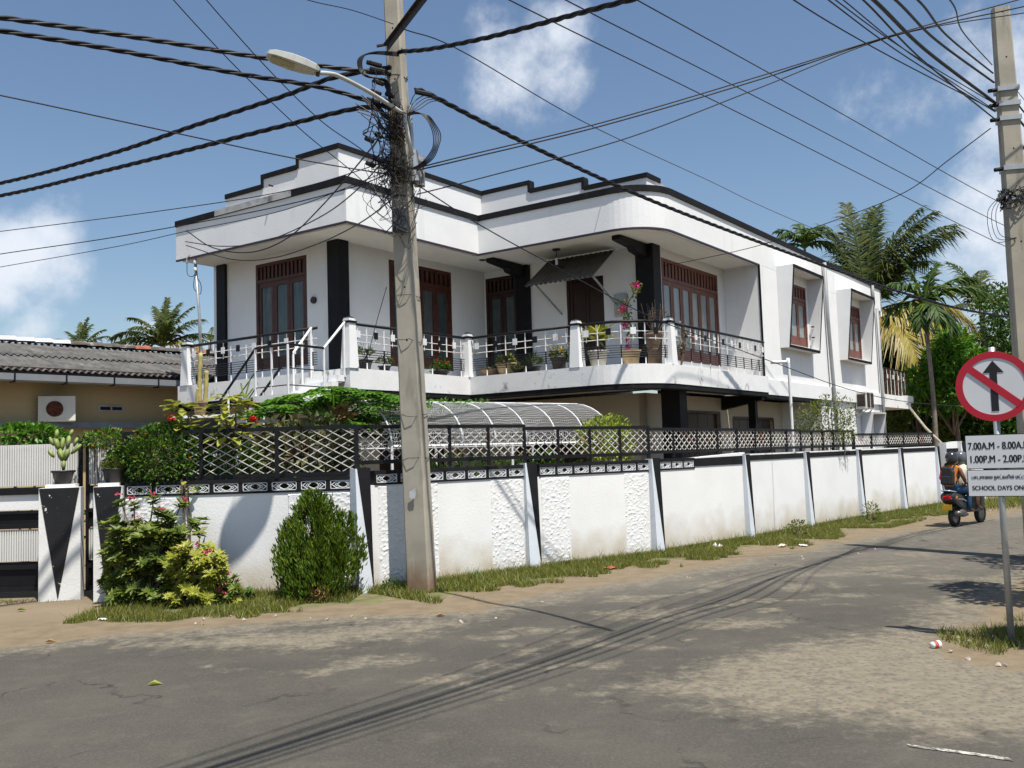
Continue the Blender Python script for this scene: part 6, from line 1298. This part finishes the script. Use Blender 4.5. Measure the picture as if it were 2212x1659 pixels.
cp = at(455, 742, 70); palm('coconut_palm', 'low far palm seen through the balcony railing gap', (cp.x, 70, 0), cp, [(170, 30, 3, 60, 0), (10, 30, 3, 60, 0), (100, 60, 2.4, 60, 0), (-70, 30, 2.5, 80, 0), (40, 20, 3, 80, 0)], L_COC, 57, .16, .09, 24, .9)

# ================================================================ trees
def tree(label, base, cz, rad, n, L, w, lm, seed, tr=.14, lobes=16, name='leafy_tree', group=None):
    rg = random.Random(seed); base = Vector(base); t = thing(name, label, 'tree', base, 0, group); m = MB(); cs = []
    for _ in range(lobes):
        d = rv(rg); r = rg.uniform(.35, 1.0); cs.append((Vector((d.x * rad[0] * r, d.y * rad[1] * r, cz + d.z * rad[2] * r)), rg.uniform(.28, .5) * min(rad)))
    for c, rr_ in cs:
        for _ in range(n // lobes):
            d = rv(rg); p = c + d * rr_ * rg.random() ** .4; m.leaf(p, d + Vector((0, 0, -.1)) + rv(rg) * .8, rv(rg) + Vector((0, 0, .9)), L * rg.uniform(.6, 1.25), w * rg.uniform(.7, 1.2))
    m.build('crown', lm, t); top = Vector((0, 0, cz))
    MB().tube(smooth_path([(0, 0, -.05), (rg.uniform(-.2, .2), 0, cz * .45), top], 5), [tr * (1.1 - .06 * k) for k in range(11)], 8).build('trunk', BARK, t, True)
    for c, _ in cs[:7]: MB().tube(smooth_path([(0, 0, cz * .5), (c + Vector((0, 0, cz * .55))) * .5, c], 4), .04, 5).build('limb', BARK, t)
    return t
def tb(x, Y): p = at(x, 950, Y); return (p.x, Y, 0)
tree('bright green drooping-leaf tree behind far end of the wall', tb(2062, 37), 4.0, (1.9, 1.6, 2.1), 6500, .30, .13, L_TREEB, 61, .12)
tree('dark tree behind the rear balcony and yellow palm fronds', tb(1945, 42), 4.2, (2.3, 1.6, 2.9), 7000, .22, .11, L_TREE, 62)
tree('tall dark tree just left of the right pole', tb(2160, 39), 4.7, (2.8, 2.0, 3.4), 8000, .2, .10, L_TREE, 63, .2, 20)
tree('dark low tree filling the gap behind the time plate', tb(2110, 39), 2.7, (2.6, 1.4, 2.2), 6500, .2, .10, L_TREE, 64)
tree('mixed green tree behind right pole at picture edge', tb(2250, 38), 4.0, (2.4, 1.6, 3.0), 4600, .2, .10, L_TREEB, 65)
tree('yellowish green small tree under the areca palm', tb(1985, 38.5), 2.8, (1.6, 1.0, 2.1), 4200, .16, .08, L_BUSH, 66)
for i, (x, Y) in enumerate(((1900, 44), (2020, 46), (2140, 48), (2260, 46), (2380, 44), (2500, 40))): tree('far dark tree in background row behind right trees, ' + ['leftmost of row', 'second from left', 'third from left', 'third from right', 'second from right', 'rightmost of row'][i], tb(x, Y), 3.6, (3.6, 2, 3.9), 4200, .36, .2, L_TREE, 70 + i, .2, 14, 'background_tree', 'background trees at far right')
for i, (x, y, cz, rad) in enumerate(((6.7, 9.6, 3.9, (1.05, .9, 1.0)), (9.1, 11.4, 4.6, (1.6, 1.5, 1.5)), (5.25, 7.8, 2.4, (.6, .5, .6)))): tree('roadside tree standing right of the road outside the picture, ' + ('nearest the sign', 'tallest of the group', 'smallest of the group')[i], (x, y, 0), cz, rad, 3400, .15, .08, L_TREE, 80 + i, .12, 14, 'roadside_tree', 'roadside trees at right')
# grey wall behind the right trees and far scrub so that the horizon is closed
fwall = MB().box(-9, 9, -.1, .1, 0, 1.9).build('far_wall', mat('mossy_far_wall', (.10, .095, .08), .9, .3, 2, .2, 20)); fwall.location = (23, 43, 0); fwall.rotation_euler = (0, 0, R(10)); tag(fwall, 'dark mossy wall far behind the trees at right', 'wall')

# ================================================================ grass, litter and stones
rg = random.Random(90); gm = MB(); WPo = offset(WP, -.03)
def wallpt(s):
    L = plen(WPo); return along([tuple(p) for p in WPo], s * L)
tot = plen(WPo)
def blade(p, h, w):
    a = rg.uniform(0, 6.28); d = Vector((math.cos(a) * w, math.sin(a) * w, 0)); l = Vector((rg.gauss(0, .5) * h, rg.gauss(0, .5) * h, h)); gm.add([p - d, p + d, p + l], [(0, 1, 2)])
cnt = 0
for _ in range(260000):
    s = rg.random() ** 1.25; p, d = wallpt(s); W = 1.75 - .35 * s + (.25 if s < .2 else 0); u = rg.random() ** 1.3 * W; q = Vector((p.x + d.y * u, p.y - d.x * u, .006))
    nz = mnoise.noise((q.x * 1.1, q.y * 1.1, 3)) + .5 * mnoise.noise((q.x * 3.3, q.y * 3.3, 7)); edge = u / W
    if q.x < -5.15 or nz < edge * 1.1 - .75: continue
    h = rg.uniform(.03, .085) * (1 + 1.0 * (rg.random() < .06)) * (1.4 if u < .25 else 1); blade(q, h, rg.uniform(.004, .008)); cnt += 1
    if cnt > 95000: break
for _ in range(6000):
    a = rg.uniform(0, 6.28); r = rg.random() ** .6 * .95; q = Vector((4.75 + math.cos(a) * r * 1.1, 8.5 + math.sin(a) * r, .006))
    if mnoise.noise((q.x * 2, q.y * 2, 5)) > -.25 + (r > .7) * .35: blade(q, rg.uniform(.03, .10), .005)
for _ in range(1400):
    q = Vector((-7.4 + rg.gauss(0, .5), 12.9 + rg.gauss(0, .10), .006)); blade(q, rg.uniform(.02, .05), .005)
for _ in range(9000):
    u = rg.random(); q = Vector((11.6 + u * 9 + rg.gauss(0, .4), 25.2 + u * 7 + rg.gauss(0, .7), .006)); blade(q, rg.uniform(.05, .14), .012)
gr_o = gm.build('grass', L_GRASS); tag(gr_o, 'short patchy grass along the foot of the white wall', 'grass', None, 'stuff')
# turf under the blades
tw = []; r3 = random.Random(4)
for k in range(121):
    p, d = wallpt(k / 120); W = 1.35 - .3 * k / 120 + .3 * mnoise.noise((k * .35, 0, 0)); tw.append((p + Vector((d.y, -d.x)) * -.02, p + Vector((d.y, -d.x)) * W))
mb = MB()
for a_, b_ in tw: mb.v += [(a_.x, a_.y, .0045), (b_.x, b_.y, .0035)]
for k in range(120):
    if tw[k][0].x > -5.1: mb.f.append((2 * k, 2 * k + 1, 2 * k + 3, 2 * k + 2))
struct(mb.build('verge', mat('grassy_soil', (.115, .115, .045), .95, .3, 3, .5, 40, c2=(.20, .155, .095), thr=.5, soft=.15)))
rg = random.Random(92)
def crumple(label, pos, s, m, seed, name='litter', cat='litter'):
    r2 = random.Random(seed); mb = MB(); n = 6
    for j in range(n + 1):
        for i in range(n + 1): mb.v.append(((i / n - .5) * s * 2, (j / n - .5) * s * 1.3, abs(r2.gauss(0, .16)) * s + .004))
    for j in range(n):
        for i in range(n): k = j * (n + 1) + i; mb.f.append((k, k + 1, k + n + 2, k + n + 1))
    o = mb.build(name, m, None, True); o.location = (pos.x, pos.y, .018); o.rotation_euler = (0, 0, r2.uniform(0, 3)); tag(o, label, cat); return o
crumple('green and white packet lying in the grass right of the pole', gr(1027, 1250), .14, GREENP, 1); crumple('white plastic bag lying in grass below the fourth pilaster', gr(1550, 1184), .13, PAPER, 2)
crumple('small white paper scrap at the road edge past the plastic bag', gr(1735, 1181), .07, PAPER, 3); crumple('faded red packet in the grass verge', gr(1320, 1230), .11, REDP, 4); crumple('torn beige paper in grass between the two white scraps', gr(1690, 1182), .09, mat('beige_paper', (.55, .48, .35), .8), 5)
crumple('small white scrap in front of the thuja bush', gr(655, 1290), .06, PAPER, 6); crumple('tiny white and blue wrapper at grass edge below desert rose', gr(222, 1342), .05, PAPER, 7)
cup = thing('paper_cup', 'red and white crushed paper cup lying near the sign post', 'cup', gr(2021, 1402) + Vector((0, 0, .035)), R(20)); 
cm = MB().lathe([(.026, -.04), (.036, .04), (.033, .04), (.024, -.036)], 14); cm.v = [(z, x, y) for x, y, z in cm.v]; cm.build('cup_side', PAPER, cup, True); c2_ = MB().lathe([(.0295, -.022), (.0335, .012)], 14); c2_.v = [(z, x, y) for x, y, z in c2_.v]; c2_.build('red_band', REDP, cup, True)
for k in range(36):
    x, y = [(rg.uniform(420, 1100), rg.uniform(1330, 1352)), (rg.uniform(1100, 1900), 0), (rg.uniform(2000, 2180), rg.uniform(1380, 1450))][k % 3]
    if y == 0: y = 1316 - (x - 1100) * .165 + rg.uniform(-8, 10)
    p = gr(x, y); s = rg.uniform(.012, .034); mb = MB(); v = [rv(rg) for _ in range(10)]
    bmx = bmesh.new(); [bmx.verts.new(q * s * rg.uniform(.7, 1.1)) for q in v]; bmesh.ops.convex_hull(bmx, input=bmx.verts); me = bpy.data.meshes.new('pebble'); bmx.to_mesh(me); bmx.free()
    o = link('pebble', me, STONE); o.location = (p.x, p.y, s * .4 + .006); tag(o, 'small pale pebble lying ' + ('on the sandy edge before bushes and pole', 'along the side road edge below the long wall', 'in the dirt around the sign post foot')[k % 3], 'pebble', 'pebbles along the road edge')
for k, (x, y, wd) in enumerate(((96, 1392, 'dark dry leaf at left road edge'), (35, 1322, 'green fallen leaf on the dirt driveway'), (318, 1485, 'yellow fallen leaf on the dark asphalt'), (940, 1335, 'brown fallen leaf at road edge near pole'))):
    p = gr(x, y); m = MB(); m.leaf((0, 0, .012), (1, .2, .1), (0, 0, 1), .12, .07, .3); o = m.build('fallen_leaf', [L_DRY, L_BUSH, L_YEL, L_DRY][k]); o.location = (p.x, p.y, .01); tag(o, wd, 'leaf')
